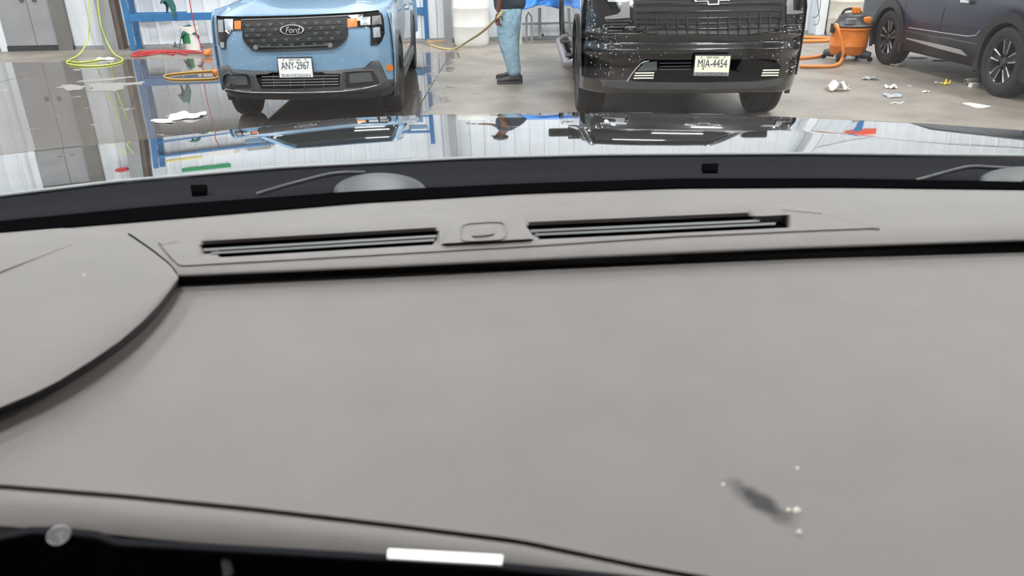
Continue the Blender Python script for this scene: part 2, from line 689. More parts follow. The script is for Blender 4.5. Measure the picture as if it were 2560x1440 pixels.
# steel columns in front of the far wall
def column(px0, px1, py, m1, name, label, depth=0.28):
    p0, p1 = on_plane(px0, py, O0 + WD * (depth + 0.07), WD), on_plane(px1, py, O0 + WD * (depth + 0.07), WD)
    c = (p0 + p1) / 2
    c.z = 0
    hw = (p1 - p0).length / 2
    t = thing(name, label, 'column', c, PHI)
    b = MB()
    b.box(-hw, hw, -0.012, 0.012, 0.0, CEIL)
    b.build('flange', m1, t, local=True)
    b = MB()
    b.box(-hw, hw, depth - 0.012, depth + 0.012, 0.0, CEIL)
    b.build('flange', m1, t, local=True)
    b = MB()
    b.box(-0.012, 0.012, 0.0, depth, 0.0, CEIL)
    b.build('web', m1, t, local=True)
    return t


cA = column(262, 298, 124, 'steel', 'steel_column', 'grey steel column beside the hanging lime hose', 0.25)
cA2 = column(296, 311, 122, 'steeldark', 'steel_column', 'narrow dark brown steel column next to blue rack', 0.2)
cB = column(1112, 1131, 102, 'steel', 'steel_column', 'grey green steel column behind the white drum')
cC = column(2036, 2058, 96, 'wall', 'steel_column', 'white column with looped cables behind the black truck')

# ------------------------------------------------------------------ hoses on the left
def hose(name, label, cat, pts, r, m, n=8, closed=False, segs=8):
    b = MB()
    b.tube(smooth_path(pts, n, closed), r, segs, closed)
    o = b.build(name, m, None, smooth=60)
    return tag(o, label, cat)


wl = 0.42
def wpt(px, py, wd=wl):
    return on_plane(px, py, O0 + WD * wd, WD)


pts = [wpt(219, -60), wpt(222, 0), wpt(223, 60), wpt(219, 100), on_z(200, 134, 0.05), on_z(170, 152, 0.015), on_z(172, 160, 0.012), on_z(210, 165, 0.012), on_z(262, 163, 0.012), on_z(300, 156, 0.012), on_z(306, 147, 0.015), on_z(285, 134, 0.05), wpt(268, 105), wpt(252, 60), wpt(244, 0), wpt(240, -60)]
hl = hose('air_hose', 'lime green air hose hanging and looped on wet floor', 'hose', pts, 0.011, 'lime')
hose('air_hose', 'short lime hose lying inside the bigger lime loop', 'hose', [on_z(168, 153, 0.012), on_z(200, 156, 0.012), on_z(240, 151, 0.012), on_z(262, 147, 0.012)], 0.011, 'lime')
rp = []
for k in range(60):
    s = k / 59
    px = 330 + 200 * (0.5 - 0.5 * math.cos(s * math.pi * 7)) * (0.45 + 0.55 * s)
    py = 135 - 8 * ((px - 330) / 200) + 4.5 * math.sin(s * 47) + 2 * math.sin(s * 17)
    rp.append(on_z(px, py, 0.014 + 0.012 * (k % 2)))
hose('air_hose', 'tangle of red hose on the floor before blue rack', 'hose', rp, 0.012, 'red', 4)
hose('air_hose', 'thin red hose hanging down in front of white bucket', 'hose', [wpt(466, -90, 0.85), wpt(474, 0, 0.85), wpt(482, 45, 0.85), wpt(490, 80, 0.85), wpt(499, 105, 0.85), on_z(505, 126, 0.02), on_z(520, 128, 0.02)], 0.009, 'red')
op = [on_z(410 + 6 * 0, 191, 0.012), on_z(425, 186, 0.012), on_z(470, 181, 0.012), on_z(520, 178, 0.012), on_z(546, 176, 0.02), on_z(552, 186, 0.012), on_z(540, 195, 0.012), on_z(490, 198, 0.012), on_z(430, 198, 0.012)]
hose('water_hose', 'amber hose loop on wet floor beside blue pickup', 'hose', op, 0.013, 'amberhose', 8, True)
q = MB()
q.tube([on_z(536, 178, 0.03), on_z(543, 184, 0.03)], 0.035, 10)
tag(q.build('hose_nozzle', 'orange', smooth=50), 'orange nozzle on the amber hose loop', 'nozzle')
q = MB()
q.tube(smooth_path([on_z(512, 137, 0.03), on_z(517, 132, 0.06), on_z(524, 127, 0.07)], 4), [0.02, 0.03, 0.045, 0.05, 0.05, 0.05, 0.045, 0.04, 0.03], 10)
tag(q.build('spray_gun', 'orange', smooth=50), 'small orange spray nozzle on floor behind blue pickup corner', 'nozzle')

# ------------------------------------------------------------------ blue pallet rack
rk0 = on_z(335, 127)
rk1 = on_z(1068, 104)
rk_d = (rk1 - rk0).normalized()
rk = thing('pallet_rack', 'blue steel pallet rack along the white wall', 'rack', rk0, math.atan2(rk_d.y, rk_d.x))
rlen = (rk1 - rk0).length
for x in (0.0, rlen):
    for y in (0.0, 0.42):
        b = MB()
        b.box(x - 0.04, x + 0.04, y - 0.035, y + 0.035, 0, 2.35)
        b.build('upright', 'blue', rk, local=True)
    for k, z in enumerate((0.28, 1.0, 1.7)):
        b = MB()
        b.tube([(x, 0, z), (x, 0.42, z)], 0.018, 6)
        b.build('brace', 'blue', rk, local=True)
    for z in (0.3, 1.0):
        b = MB()
        b.tube([(x, 0, z), (x, 0.42, z + 0.65)], 0.014, 6)
        b.build('brace', 'blue', rk, local=True)
    b = MB()
    b.box(x - 0.09, x + 0.09, 0.34, 0.5, 0, 0.012)
    b.build('foot_plate', 'blue', rk, local=True)
for y in (-0.02, 0.42):
    for z in (0.50, 1.62):
        b = MB()
        b.box(0.04, rlen - 0.04, y - 0.025, y + 0.025, z, z + 0.13)
        b.build('beam', 'blue', rk, local=True, bevel=0.004)
b = MB()
b.box(0.04, rlen - 0.04, -0.02, 0.42, 1.752, 1.77)
b.build('shelf_board', 'steel', rk, local=True)

# boxes and tools on the rack, seen mirrored in the hood
def boxthing(name, label, cat, c, size, m, rot=0.0, bevel=0.01):
    b = MB()
    b.box(-size[0] / 2, size[0] / 2, -size[1] / 2, size[1] / 2, 0, size[2])
    o = b.build(name, m, None, bevel=bevel)
    o.location = c
    o.rotation_euler = (0, 0, rot)
    return tag(o, label, cat)


def rkp(x, y, z):
    a = rk.rotation_euler.z
    return rk0 + Vector((math.cos(a) * x - math.sin(a) * y, math.sin(a) * x + math.cos(a) * y, z))


boxthing('storage_box', 'white storage box on the top rack shelf', 'box', rkp(1.2, 0.2, 1.772), (0.5, 0.35, 0.3), 'white', PHI)
boxthing('storage_box', 'grey storage box on the top rack shelf', 'box', rkp(1.9, 0.2, 1.772), (0.4, 0.35, 0.22), 'steel', PHI)
boxthing('storage_box', 'teal storage box on the top rack shelf', 'box', rkp(3.9, 0.2, 1.772), (0.6, 0.35, 0.26), 'teal', PHI)


def on_wall(name, label, cat, px_u, z0, z1, width, m, wd=0.05):
    u_, _ = wall_u(px_u, 60)
    b = MB()
    b.prism([(u_, z0), (u_ + width, z0), (u_ + width, z1), (u_, z1)], lambda a, c, d: B(a, d, c), 0.03, wd)
    return tag(b.build(name, m, bevel=0.004), label, cat)


on_wall('wall_sign', 'long green sign high on the white wall', 'sign', 390, 2.55, 2.75, 0.95, 'green')
on_wall('wall_sign', 'orange red sign high on the wall at right', 'sign', 2150, 2.2, 2.6, 0.6, 'signred')
on_wall('spirit_level', 'yellow level bar leaning high on the wall', 'tool', 350, 2.0, 2.09, 0.7, 'yellow')
b = MB()
b.tube([B(U0 + 0.5, 0.06, 3.05), B(U1 - 0.5, 0.06, 3.05)], 0.014, 6)
tag(b.build('conduit_pipe', 'steel'), 'thin grey conduit pipe running along the far wall', 'pipe')
q = MB()
ur, _ = wall_u(231, 0)
q.lathe([(0.0, -0.05), (0.13, -0.05), (0.13, 0.05), (0.0, 0.05)], 18, 'y')
o = q.build('hose_reel', 'red', None, smooth=40)
o.location = B(ur, 0.3, 2.25)
o.rotation_euler = (0, 0, PHI)
tag(o, 'red hose reel on the wall holding the lime hose', 'hose reel')

# ------------------------------------------------------------------ bucket with cloth and clutter
bp_ = on_z(482, 124)
bk = thing('bucket', 'white plastic bucket with teal cloth below the blue beam', 'bucket', bp_)
b = MB()
b.lathe([(0.0, 0.0), (0.135, 0.0), (0.16, 0.38), (0.165, 0.38), (0.165, 0.41), (0.152, 0.41), (0.13, 0.03), (0.0, 0.03)], 24)
b.build('shell', 'white', bk, smooth=40, local=True)
b = MB()
b.grid([[(0.164 * (0.86 + 0.14 * z / 0.4) * math.sin(a), -0.164 * (0.86 + 0.14 * z / 0.4) * math.cos(a), z) for a in [-0.9 + 0.1 * k for k in range(13)]] for z in (0.12, 0.30)])
b.build('label', 'green', bk, local=True)
b = MB()
b.tube([(0.165 * math.cos(a), -0.165 * math.sin(a) * 0.9, 0.36 - 0.1 * math.sin(a)) for a in [math.pi * k / 12 for k in range(13)]], 0.005, 6)
b.build('handle', 'steel', bk, local=True)


def cloth(name, label, cat, c, size, m, seed, hang=0.0, amp=0.03, flat=False, nx=14):
    rnd = random.Random(seed)
    ph = [rnd.uniform(0, 6) for _ in range(8)]
    rows = []
    for i in range(nx):
        row = []
        for j in range(nx):
            a, d = i / (nx - 1) * 2 - 1, j / (nx - 1) * 2 - 1
            r = math.hypot(a, d)
            an = math.atan2(d, a)
            rr = 0.75 + 0.18 * math.sin(3 * an + ph[0]) + 0.12 * math.sin(5 * an + ph[1])
            z = amp * (0.5 + 0.5 * math.sin(5 * a + ph[2] + 2 * math.sin(3 * d + ph[3]))) * (0.5 + 0.5 * math.cos(4 * d + ph[4])) + amp * 0.5 * (1 - r * 0.6)
            if hang:
                z -= hang * max(0, r - 0.45) * (1 + 0.5 * math.sin(2 * an + ph[5]))
            else:
                z = max(0.003, z)
            row.append((a * rr * size[0] / 2, d * rr * size[1] / 2, z))
        rows.append(row)
    b = MB().grid(rows)
    o = b.build(name, m, None, smooth=60, solid=0.003, recalc=False)
    o.location = c
    return tag(o, label, cat)


cloth('cleaning_cloth', 'teal cloth draped over the rim of white bucket', 'cloth', bp_ + Vector((-0.02, -0.03, 0.40)), (0.42, 0.36, 1), 'teal', 3, hang=0.30)
cloth('cleaning_cloth', 'green cloth hanging over the upper rack beam', 'cloth', rkp(0.75, -0.03, 0.93), (0.25, 0.12, 1), 'teal', 9, hang=0.30)
for (px, py, sx, m_, lb, sd) in ((403, 116, 0.14, 'moss', 'crumpled olive rag on floor under blue rack', 1), (421, 118, 0.10, 'black', 'small black lump on floor by the olive rag', 2), (441, 118, 0.10, 'black', 'small black lump on floor left of white bucket', 4), (525, 113, 0.22, 'teal', 'dark green heap on floor right of white bucket', 5)):
    cloth('rag', lb, 'rag', on_z(px, py), (sx, sx, 1), m_, sd, amp=sx * 0.75)
cloth('soap_foam', 'white foam blob inside lime hose loop', 'foam', on_z(265, 149), (0.34, 0.3, 1), 'paper', 12, amp=0.03)
cloth('paper_towel', 'crumpled white paper on wet floor before blue pickup', 'paper', on_z(462, 293), (0.42, 0.38, 1), 'paper', 21, amp=0.035)
cloth('paper_towel', 'flat torn white paper left of the crumpled paper', 'paper', on_z(412, 303), (0.30, 0.26, 1), 'paper', 23, amp=0.008)


def splat(name, label, cat, pts_px, m, z=0.003, kind=None, jag=0.0, seed=1):
    rnd = random.Random(seed)
    P = []
    n = len(pts_px)
    for i in range(n):
        a, c = pts_px[i], pts_px[(i + 1) % n]
        for k in range(4):
            t = k / 4
            P.append(on_z(a[0] + (c[0] - a[0]) * t + rnd.uniform(-jag, jag), a[1] + (c[1] - a[1]) * t + rnd.uniform(-jag, jag) * 0.25, z))
    b = MB()
    v = P + [p - Vector((0, 0, z - 0.0005)) for p in P]
    k = len(P)
    b.add(v, [tuple(range(k)), tuple(range(2 * k - 1, k - 1, -1))] + [(i, (i + 1) % k, k + (i + 1) % k, k + i) for i in range(k)])
    o = b.build(name, m)
    if kind:
        o['kind'] = kind
    return tag(o, label, cat)


splat('soap_residue', 'pale soap patch at left below lime hose', 'soap residue', [(140, 217), (165, 211), (200, 213), (214, 217), (200, 222), (205, 225), (170, 226), (158, 221)], 'foam', jag=5, seed=5)
splat('soap_residue', 'thin pale soap streak above the widest soap patch', 'soap residue', [(188, 205), (215, 199), (260, 196), (330, 190), (338, 193), (270, 201), (225, 204)], 'foam', jag=3, seed=8)
splat('soap_residue', 'widest pale soap patch on the wet floor', 'soap residue', [(214, 210), (260, 209), (300, 207), (362, 203), (358, 210), (310, 214), (306, 224), (285, 228), (220, 227), (232, 219)], 'foam', jag=5, seed=9)
splat('soap_residue', 'thin pale soap streak nearest the lime hose', 'soap residue', [(182, 173), (205, 172), (198, 176), (184, 176)], 'foam', jag=1, seed=6)

# ------------------------------------------------------------------ vehicle helpers
class Car:
    def __init__(s, root):
        s.root = root
        s.mi = Matrix.Translation(root.location) @ Matrix.Rotation(root.rotation_euler.z, 4, 'Z')
        s.inv = s.mi.inverted()
        s.o = s.inv @ CAM
        s.yf = lambda x, z: 0.0

    def hit(s, px, py):
        d = s.inv.to_3x3() @ ray(px, py)
        y = 0.0
        for _ in range(12):
            t = (y - s.o.y) / d.y
            p = s.o + d * t
            y = 0.5 * y + 0.5 * s.yf(p.x, p.z)
        return p.x, p.z

    def poly(s, name, px, off, depth, m, parent=None, res=0.10, local_pts=None, bevel=0.0, smooth=None):
        pts = local_pts or [s.hit(*p) for p in px]
        bm = bmesh.new()
        vs = [bm.verts.new((x, 0, z)) for x, z in pts]
        bm.faces.new(vs)
        bmesh.ops.triangulate(bm, faces=bm.faces[:])
        for _ in range(5):
            lg = [e for e in bm.edges if e.calc_length() > res]
            if not lg:
                break
            bmesh.ops.subdivide_edges(bm, edges=lg, cuts=1)
            bmesh.ops.triangulate(bm, faces=[f for f in bm.faces if len(f.verts) > 3])
        for f in bm.faces:
            f.normal_update()
            if f.normal.y > 0:
                f.normal_flip()
        for v in bm.verts:
            v.co.y = s.yf(v.co.x, v.co.z) - off
        me = bpy.data.meshes.new(name)
        bm.to_mesh(me)
        bm.free()
        me.materials.append(MT[m])
        if smooth:
            me.shade_smooth()
        o = bpy.data.objects.new(name, me)
        COL.objects.link(o)
        o.parent = parent or s.root
        md = o.modifiers.new('solid', 'SOLIDIFY')
        md.thickness = depth
        md.offset = -1
        return o

    def strip(s, name, px, r, off, m, parent=None):
        pts = []
        for p in px:
            x, z = s.hit(*p)
            pts.append((x, s.yf(x, z) - off, z))
        b = MB()
        b.tube(smooth_path(pts, 4), r, 6)
        return b.build(name, m, parent or s.root, smooth=60, local=True)


def add_wheel(root, x, y, R, wdt, side, style='plain', tyre_only=False):
    """wheel parts; side=+1 when its outer face looks to +x"""
    b = MB()
    h = wdt / 2
    rr = R * 0.66
    prof = [(rr, -h * 0.8), (rr + 0.02, -h * 0.95), (R * 0.88, -h), (R * 0.965, -h * 0.9), (R, -h * 0.72), (R, -h * 0.25), (R * 0.985, -h * 0.22), (R * 0.985, -h * 0.15), (R, -h * 0.12), (R, h * 0.12), (R * 0.985, h * 0.15), (R * 0.985, h * 0.22), (R, h * 0.25), (R, h * 0.72), (R * 0.965, h * 0.9), (R * 0.88, h), (rr + 0.02, h * 0.95), (rr, h * 0.8)]
    b.lathe(prof, 40, 'x', (x, y, R))
    wh = b.build('tyre', 'rubber', root, smooth=40, local=True)
    b = MB()
    b.lathe([(rr, -h * 0.8), (rr * 0.93, -h * 0.7), (rr * 0.9, 0.0), (rr * 0.95, h * 0.86), (rr * 1.0, h * 0.9), (rr, h * 0.8)] if side > 0 else [(rr, h * 0.8), (rr * 0.93, h * 0.7), (rr * 0.9, 0.0), (rr * 0.95, -h * 0.86), (rr, -h * 0.9), (rr, -h * 0.8)], 40, 'x', (x, y, R))
    b.build('rim', 'dgrey', wh, smooth=40, local=True)
    xo = x + side * h * 0.45
    b = MB()
    b.lathe([(0.0, xo - side * 0.03), (rr * 0.92, xo - side * 0.05), (rr * 0.92, xo - side * 0.09), (0.0, xo - side * 0.09)], 24, 'x', (0, y, R))
    b.build('brake_disc', 'blackmat', wh, local=True)
    b = MB()
    b.lathe([(0.0, xo + side * 0.045), (rr * 0.15, xo + side * 0.045), (rr * 0.2, xo + side * 0.02), (rr * 0.2, xo - side * 0.05)], 20, 'x', (0, y, R))
    b.build('hub_cap', 'dgrey', wh, smooth=40, local=True)
    for k in range(5):
        a0 = 2 * math.pi * k / 5 + 0.3
        b = MB()
        wdg = 0.30
        pts = []
        for (rad, da) in ((0.16, -0.42), (0.93, -wdg * 0.62), (0.97, 0.0), (0.93, wdg * 0.62), (0.16, 0.42)):
            a = a0 + da
            pts.append((y + rr * rad * math.cos(a), R + rr * rad * math.sin(a)))
        b.prism(pts, lambda q1, q2, d: (d, q1, q2), xo + side * 0.028, xo - side * 0.01)
        b.build('spoke', 'black', wh, local=True)
        if style == 'alloy':
            for sg in (-1, 1):
                b = MB()
                path = [(xo + side * 0.031, y + rr * rad * math.cos(a0 + sg * da), R + rr * rad * math.sin(a0 + sg * da)) for rad, da in ((0.36, 0.34), (0.66, 0.27), (0.92, 0.22), (0.93, 0.34))]
                b.tube(path, [0.007, 0.009, 0.014, 0.007], 6)
                b.build('machined_edge', 'silver', wh, local=True)
    return wh


def side_shell(root, name, side, hw, y0, y1, zbot, ztop, arches, m, off=0.0, nz=8, ny=90, tuck=0.06, taper=0.5):
    """curved side panel with wheel arches cut out; hw(z) half width"""
    ys = [y0 + (y1 - y0) * k / (ny - 1) for k in range(ny)]
    rows = []
    for i in range(nz):
        t = i / (nz - 1)
        row = []
        for y in ys:
            zb = zbot
            for yc, zc, r in arches:
                if abs(y - yc) < r:
                    zb = max(zb, zc + math.sqrt(r * r - (y - yc) ** 2))
            z = zb + (ztop(y) - zb) * t
            row.append((side * (hw(y, z) + off), y, z))
        rows.append(row)
    b = MB().grid(rows)
    return b.build(name, m, root, smooth=50, solid=0.01, local=True)


def arch_band(root, name, side, hw, yc, zc, r0, r1, m, off=0.015, a0=-0.35, a1=math.pi + 0.35):
    rows = []
    for rad in (r0, r0, r1, r1):
        row = []
        for k in range(29):
            a = a0 + (a1 - a0) * k / 28
            y, z = yc + rad * math.cos(a), zc + rad * math.sin(a)
            row.append((y, z))
        rows.append(row)
    b = MB()
    g = []
    for i, row in enumerate(rows):
        o = (-0.10, off, off, -0.03)[i]
        g.append([(side * (hw(y, z) + o), y, z) for y, z in row])
    b.grid(g)
    return b.build(name, m, root, smooth=40, local=True)


def plate(car, px, py, w_, h_, m, txt, frame_txt, off, tilt=0.0, top_txt=None):
    x, z = car.hit(px, py)
    y = min(car.yf(x, z), car.yf(x, z + h_ / 2), car.yf(x, z - h_ / 2)) - off
    root = car.root
    T = Matrix.Translation((x, y, z)) @ Matrix.Rotation(tilt, 4, 'Y')
    fr = MB()
    a, c = w_ / 2 + 0.008, h_ / 2 + 0.008
    fr.box(-a, a, 0.0, 0.012, -c - 0.004, c)
    fo = fr.build('license_plate', 'dgrey', root, local=True, bevel=0.003)
    fo.data.transform(T)
    pl = MB()
    pl.box(-w_ / 2, w_ / 2, -0.003, 0.002, -h_ / 2 + 0.022, h_ / 2 - 0.004)
    po = pl.build('plate_face', m, fo, local=True)
    po.data.transform(T)
    bb = MB()
    bb.box(-w_ / 2, w_ / 2, -0.005, 0.002, -h_ / 2 - 0.008, -h_ / 2 + 0.020)
    bo = bb.build('dealer_frame', 'silver' if m == 'platecream' else 'platewhite', fo, local=True)
    bo.data.transform(T)
    RX = Matrix.Rotation(math.radians(90), 4, 'X')
    text_part(txt, 'plate_number', 0.098, 'ink', fo, T @ Matrix.Translation((0, -0.004, 0.012)) @ Matrix.Diagonal((1, 1, 1, 1)) @ RX, 0.001, width=w_ * 0.84)
    text_part(frame_txt, 'dealer_name', 0.034, 'ink', fo, T @ Matrix.Translation((0, -0.006, -h_ / 2 + 0.006)) @ RX, 0.001, width=w_ * 0.86)
    text_part('NEW YORK', 'plate_state', 0.022, 'ink', fo, T @ Matrix.Translation((0, -0.004, h_ / 2 - 0.017)) @ RX, 0.0006, width=w_ * 0.36)
    for sx in (-0.33, 0.33):
        s_ = MB()
        s_.lathe([(0.0, -0.006), (0.006, -0.006), (0.007, 0.0)], 10, 'y', (sx * w_, 0, h_ / 2 - 0.014))
        so = s_.build('plate_screw', 'mgrey', fo, local=True)
        so.data.transform(T)
    return fo


# ------------------------------------------------------------------ blue pickup
def blue_pickup():
    pc = on_plane(753, 168, (0, 7.2, 0), (0, 1, 0))
    root = thing('pickup_truck', 'blue grey pickup truck with dark mesh grille facing the camera', 'pickup truck', (pc.x, 7.2, 0), math.radians(4.0))
    car = Car(root)
    HW = 0.845

    def yf(x, z):
        a = abs(x) / HW
        y = 0.07 * a * a + 0.24 * max(0, (a - 0.72) / 0.28) ** 2.2
        y += 0.05 * max(0, (z - 0.72) / 0.30) ** 2
        y += 0.10 * max(0, (0.42 - z) / 0.2) ** 1.5
        return y
    car.yf = yf
    # painted front face
    b = MB()
    zs = [0.36 + 0.67 * k / 24 for k in range(25)]
    xs = [HW * (-1 + 2 * k / 48) for k in range(49)]
    b.grid([[(x, yf(x, z) + 0.012, z) for x in xs] for z in zs])
    b.build('front_fascia', 'bluepaint', root, smooth=60, solid=0.02, local=True)
    # hood
    rows = []
    for k in range(17):
        t = k / 16
        row = []
        for x in xs:
            a = abs(x) / HW
            yb = yf(x, 1.03) + 0.0
            y = yb + (1.28 + 0.05 * (1 - a * a) - yb) * t
            z = 1.028 + 0.13 * (1 - (1 - t) ** 1.7) - 0.05 * a ** 4 + 0.018 * max(0, 1 - abs(a - 0.62) / 0.22) * min(1, t * 3)
            row.append((x * (1 - 0.02 * t), y, z))
        rows.append(row)
    b = MB().grid(rows)
    hood = b.build('hood', 'bluepaint', root, smooth=60, solid=0.02, local=True)

    def hw(y, z):
        q = 0.835 + 0.02 * math.sin(max(0, min(1, (z - 0.3) / 0.7)) * math.pi)
        if z > 0.95:
            q -= 0.10 * ((z - 0.95) / 0.2) ** 1.5 * 0.5
        return q
    AR = ((0.90, 0.37, 0.42), (3.98, 0.37, 0.42))
    for sd in (-1, 1):
        side_shell(root, 'side_panel', sd, hw, 0.28, 5.0, 0.34, lambda y: 1.07 + 0.04 * min(1, y / 2), AR, 'bluepaint')
        for yc, zc, r in AR:
            arch_band(root, 'wheel_arch_trim', sd, hw, yc, zc, 0.40, 0.455, 'clad')
        b = MB()
        b.box(sd * 0.76, sd * 0.875, 1.34, 3.52, 0.27, 0.40)
        b.build('rocker_panel', 'clad', root, local=True, bevel=0.02)
        add_wheel(root, sd * 0.755, 0.90, 0.362, 0.225, sd)
        add_wheel(root, sd * 0.755, 3.98, 0.362, 0.225, sd)
        # mirror
        m_ = MB()
        m_.box(sd * 0.86, sd * 1.08, 1.58, 1.70, 1.16, 1.34)
        mr = m_.build('side_mirror', 'bluepaint', root, local=True, bevel=0.03)
        # door lines and handles
        for y in (1.42, 2.42, 3.42):
            m_ = MB()
            m_.grid([[(sd * (hw(y, z) + 0.002), yy, z) for yy in (y, y + 0.008)] for z in (0.42, 0.6, 0.8, 0.95, 1.06)])
            m_.build('door_seam', 'blackmat', root, local=True)
        for y in (2.2, 3.2):
            m_ = MB()
            m_.box(sd * 0.86, sd * 0.91, y, y + 0.16, 0.93, 0.965)
            m_.build('door_handle', 'bluepaint', root, local=True, bevel=0.008)
        # side window and pillars
        m_ = MB()
        m_.add([(sd * 0.85, 1.50, 1.10), (sd * 0.85, 3.44, 1.12), (sd * 0.67, 3.28, 1.62), (sd * 0.67, 2.12, 1.62)], [(0, 1, 2, 3)])
        m_.build('side_window', 'glass', root, local=True, solid=0.006)
        m_ = MB()
        m_.tube([(sd * 0.80, 1.28, 1.12), (sd * 0.70, 1.85, 1.52), (sd * 0.62, 2.12, 1.68), (sd * 0.62, 3.2, 1.69), (sd * 0.74, 3.50, 1.12)], 0.035, 8)
        m_.build('roof_pillar', 'bluepaint', root, smooth=60, local=True)
    # windshield, roof, cab back, bed, tailgate
    b = MB()
    b.grid([[(x * (0.80 - 0.17 * t), 1.28 + 0.83 * t - 0.06 * (1 - x * x), 1.13 + 0.55 * t) for x in [-1 + k / 6 for k in range(13)]] for t in (0, 0.33, 0.66, 1)])
    b.build('windshield', 'glass', root, smooth=60, local=True, solid=0.006)
    b = MB()
    b.grid([[(x * 0.64, y, 1.695 + 0.035 * (1 - x * x)) for x in [-1 + k / 6 for k in range(13)]] for y in (2.08, 2.5, 2.9, 3.28)])
    b.build('roof', 'bluepaint', root, smooth=60, local=True, solid=0.02)
    b = MB()
    b.box(-0.80, 0.80, 3.44, 3.50, 0.5, 1.12)
    b.build('cab_back', 'bluepaint', root, local=True)
    b = MB()
    b.add([(-0.76, 3.48, 1.12), (0.76, 3.48, 1.12), (0.62, 3.28, 1.66), (-0.62, 3.28, 1.66)], [(0, 1, 2, 3)])
    b.build('rear_window', 'glass', root, local=True, solid=0.006)
    b = MB()
    b.box(-0.88, 0.88, 4.93, 4.99, 0.45, 1.08)
    b.build('tailgate', 'bluepaint', root, local=True, bevel=0.02)
    b = MB()
    b.box(-0.80, 0.80, 0.35, 4.9, 0.24, 0.34)
    b.build('underbody', 'blackmat', root, local=True)
    # hood shut line, grille
    car.poly('hood_gap', [(541, 39), (600, 41), (740, 38), (868, 32), (946, 25), (950, 31), (868, 37), (740, 44), (600, 47), (541, 46)], 0.001, 0.02, 'blackmat')
    gr = car.poly('grille', [(606, 50), (740, 45), (870, 38), (870, 88), (862, 100), (846, 116), (825, 121), (740, 125), (645, 127), (628, 121), (614, 106), (606, 88)], 0.004, 0.03, 'black')
    car.strip('grille_top_trim', [(608, 49), (740, 45), (869, 39)], 0.006, 0.012, 'mgrey', gr)
    car.strip('grille_edge', [(607, 60), (609, 95), (624, 117), (645, 126), (740, 124), (825, 120), (850, 112), (866, 94), (869, 70)], 0.006, 0.012, 'dgrey', gr)
    car.strip('grille_lower_bar', [(650, 117), (740, 116), (820, 112)], 0.008, 0.016, 'clad', gr)
    tri = 0
    for r_ in range(5):
        for k in range(10):
            px = 620 + k * 28.5 + (14 if r_ % 2 else 0) - r_ * 1.0
            slope = -(px - 740) * 0.033
            py = 55 + r_ * 13.3 + slope
            if px > 858 - max(0, r_ - 3) * 18 or px < 614 + max(0, r_ - 3) * 10:
                continue
            if abs(px - 731) < 36 and abs(py - 75) < 17:
                continue
            w2 = 8 - r_ * 0.4
            car.poly('grille_stud', [(px - w2, py), (px + w2, py), (px + 1.5, py + 6.5), (px - 1.5, py + 6.5)], 0.011, 0.008, 'clad', gr)
            car.strip('grille_rib', [(px - 14, py + 8.5), (px + 14, py + 8)], 0.0022, 0.010, 'dgrey', gr)
            tri += 1
    for px, py in ((640, 119), (826, 113)):
        x, z = car.hit(px, py)
        b = MB()
        b.lathe([(0.0, yf(x, z) - 0.03), (0.02, yf(x, z) - 0.028), (0.026, yf(x, z))], 14, 'y', (x, 0, z))
        b.build('sensor', 'mgrey', gr, smooth=50, local=True)
    # oval badge
    x, z = car.hit(731, 74)
    yb = yf(x, z) - 0.02

    def oval(k_, dy0, dy1, name, m_):
        b = MB()
        pts = [(x + 0.108 * k_ * math.cos(a), z + 0.045 * k_ * math.sin(a)) for a in [2 * math.pi * i / 36 for i in range(36)]]
        b.prism(pts, lambda q1, q2, d: (q1, d, q2), yb + dy0, yb + dy1)
        return b.build(name, m_, root, local=True)
    bd = oval(1.0, 0.02, -0.006, 'badge', 'badge')
    b2 = oval(0.88, 0.0, -0.009, 'badge_field', 'black')
    b2.parent = bd
    text_part('Ford', 'badge_lettering', 0.075, 'badge', bd, Matrix.Translation((x, yb - 0.010, z - 0.003)) @ Matrix.Rotation(math.radians(90), 4, 'X'), 0.001, 0.35, 0.135)
    # headlamps
    hr = car.poly('headlamp', [(870, 39), (910, 34), (946, 29), (955, 33), (960, 50), (962, 84), (955, 102), (946, 112), (929, 114), (927, 66), (870, 68)], 0.006, 0.03, 'lensdark')
    car.poly('turn_signal', [(869, 46), (893, 44), (894, 66), (869, 68)], 0.012, 0.012, 'amber', hr)
    car.poly('lamp_reflector', [(900, 43), (926, 41), (926, 62), (902, 63)], 0.012, 0.012, 'lens', hr)
    car.poly('lamp_reflector', [(931, 40), (952, 38), (955, 60), (931, 62)], 0.012, 0.012, 'mgrey', hr)
    car.poly('lamp_reflector', [(933, 69), (950, 67), (952, 92), (935, 94)], 0.012, 0.012, 'lens', hr)
    hl_ = car.poly('headlamp', [(541, 46), (600, 46), (606, 54), (606, 74), (563, 77), (563, 122), (553, 122), (545, 108), (540, 80)], 0.006, 0.03, 'lensdark')
    car.poly('lamp_reflector', [(561, 47), (583, 47), (583, 75), (564, 75)], 0.012, 0.012, 'lens', hl_)
    car.poly('turn_signal', [(586, 52), (603, 51), (603, 73), (587, 73)], 0.012, 0.012, 'amber', hl_)
    car.poly('lamp_reflector', [(545, 50), (557, 49), (558, 80), (547, 80)], 0.012, 0.012, 'lens', hl_)
    car.poly('lamp_reflector', [(550, 105), (560, 105), (560, 119), (553, 119)], 0.012, 0.012, 'lens', hl_)
    car.poly('side_marker', [(968, 163), (976, 161), (983, 164), (983, 174), (976, 178), (969, 175)], 0.010, 0.012, 'amber')
    # lower bumper
    bp2 = car.poly('bumper_cladding', [(546, 166), (564, 163), (571, 172), (640, 177), (740, 178), (830, 177), (910, 169), (926, 162), (929, 152), (949, 151), (962, 185), (970, 198), (990, 198), (978, 214), (950, 226), (880, 232), (740, 236), (630, 234), (575, 226), (552, 208), (546, 190)], 0.010, 0.03, 'clad', smooth=True)
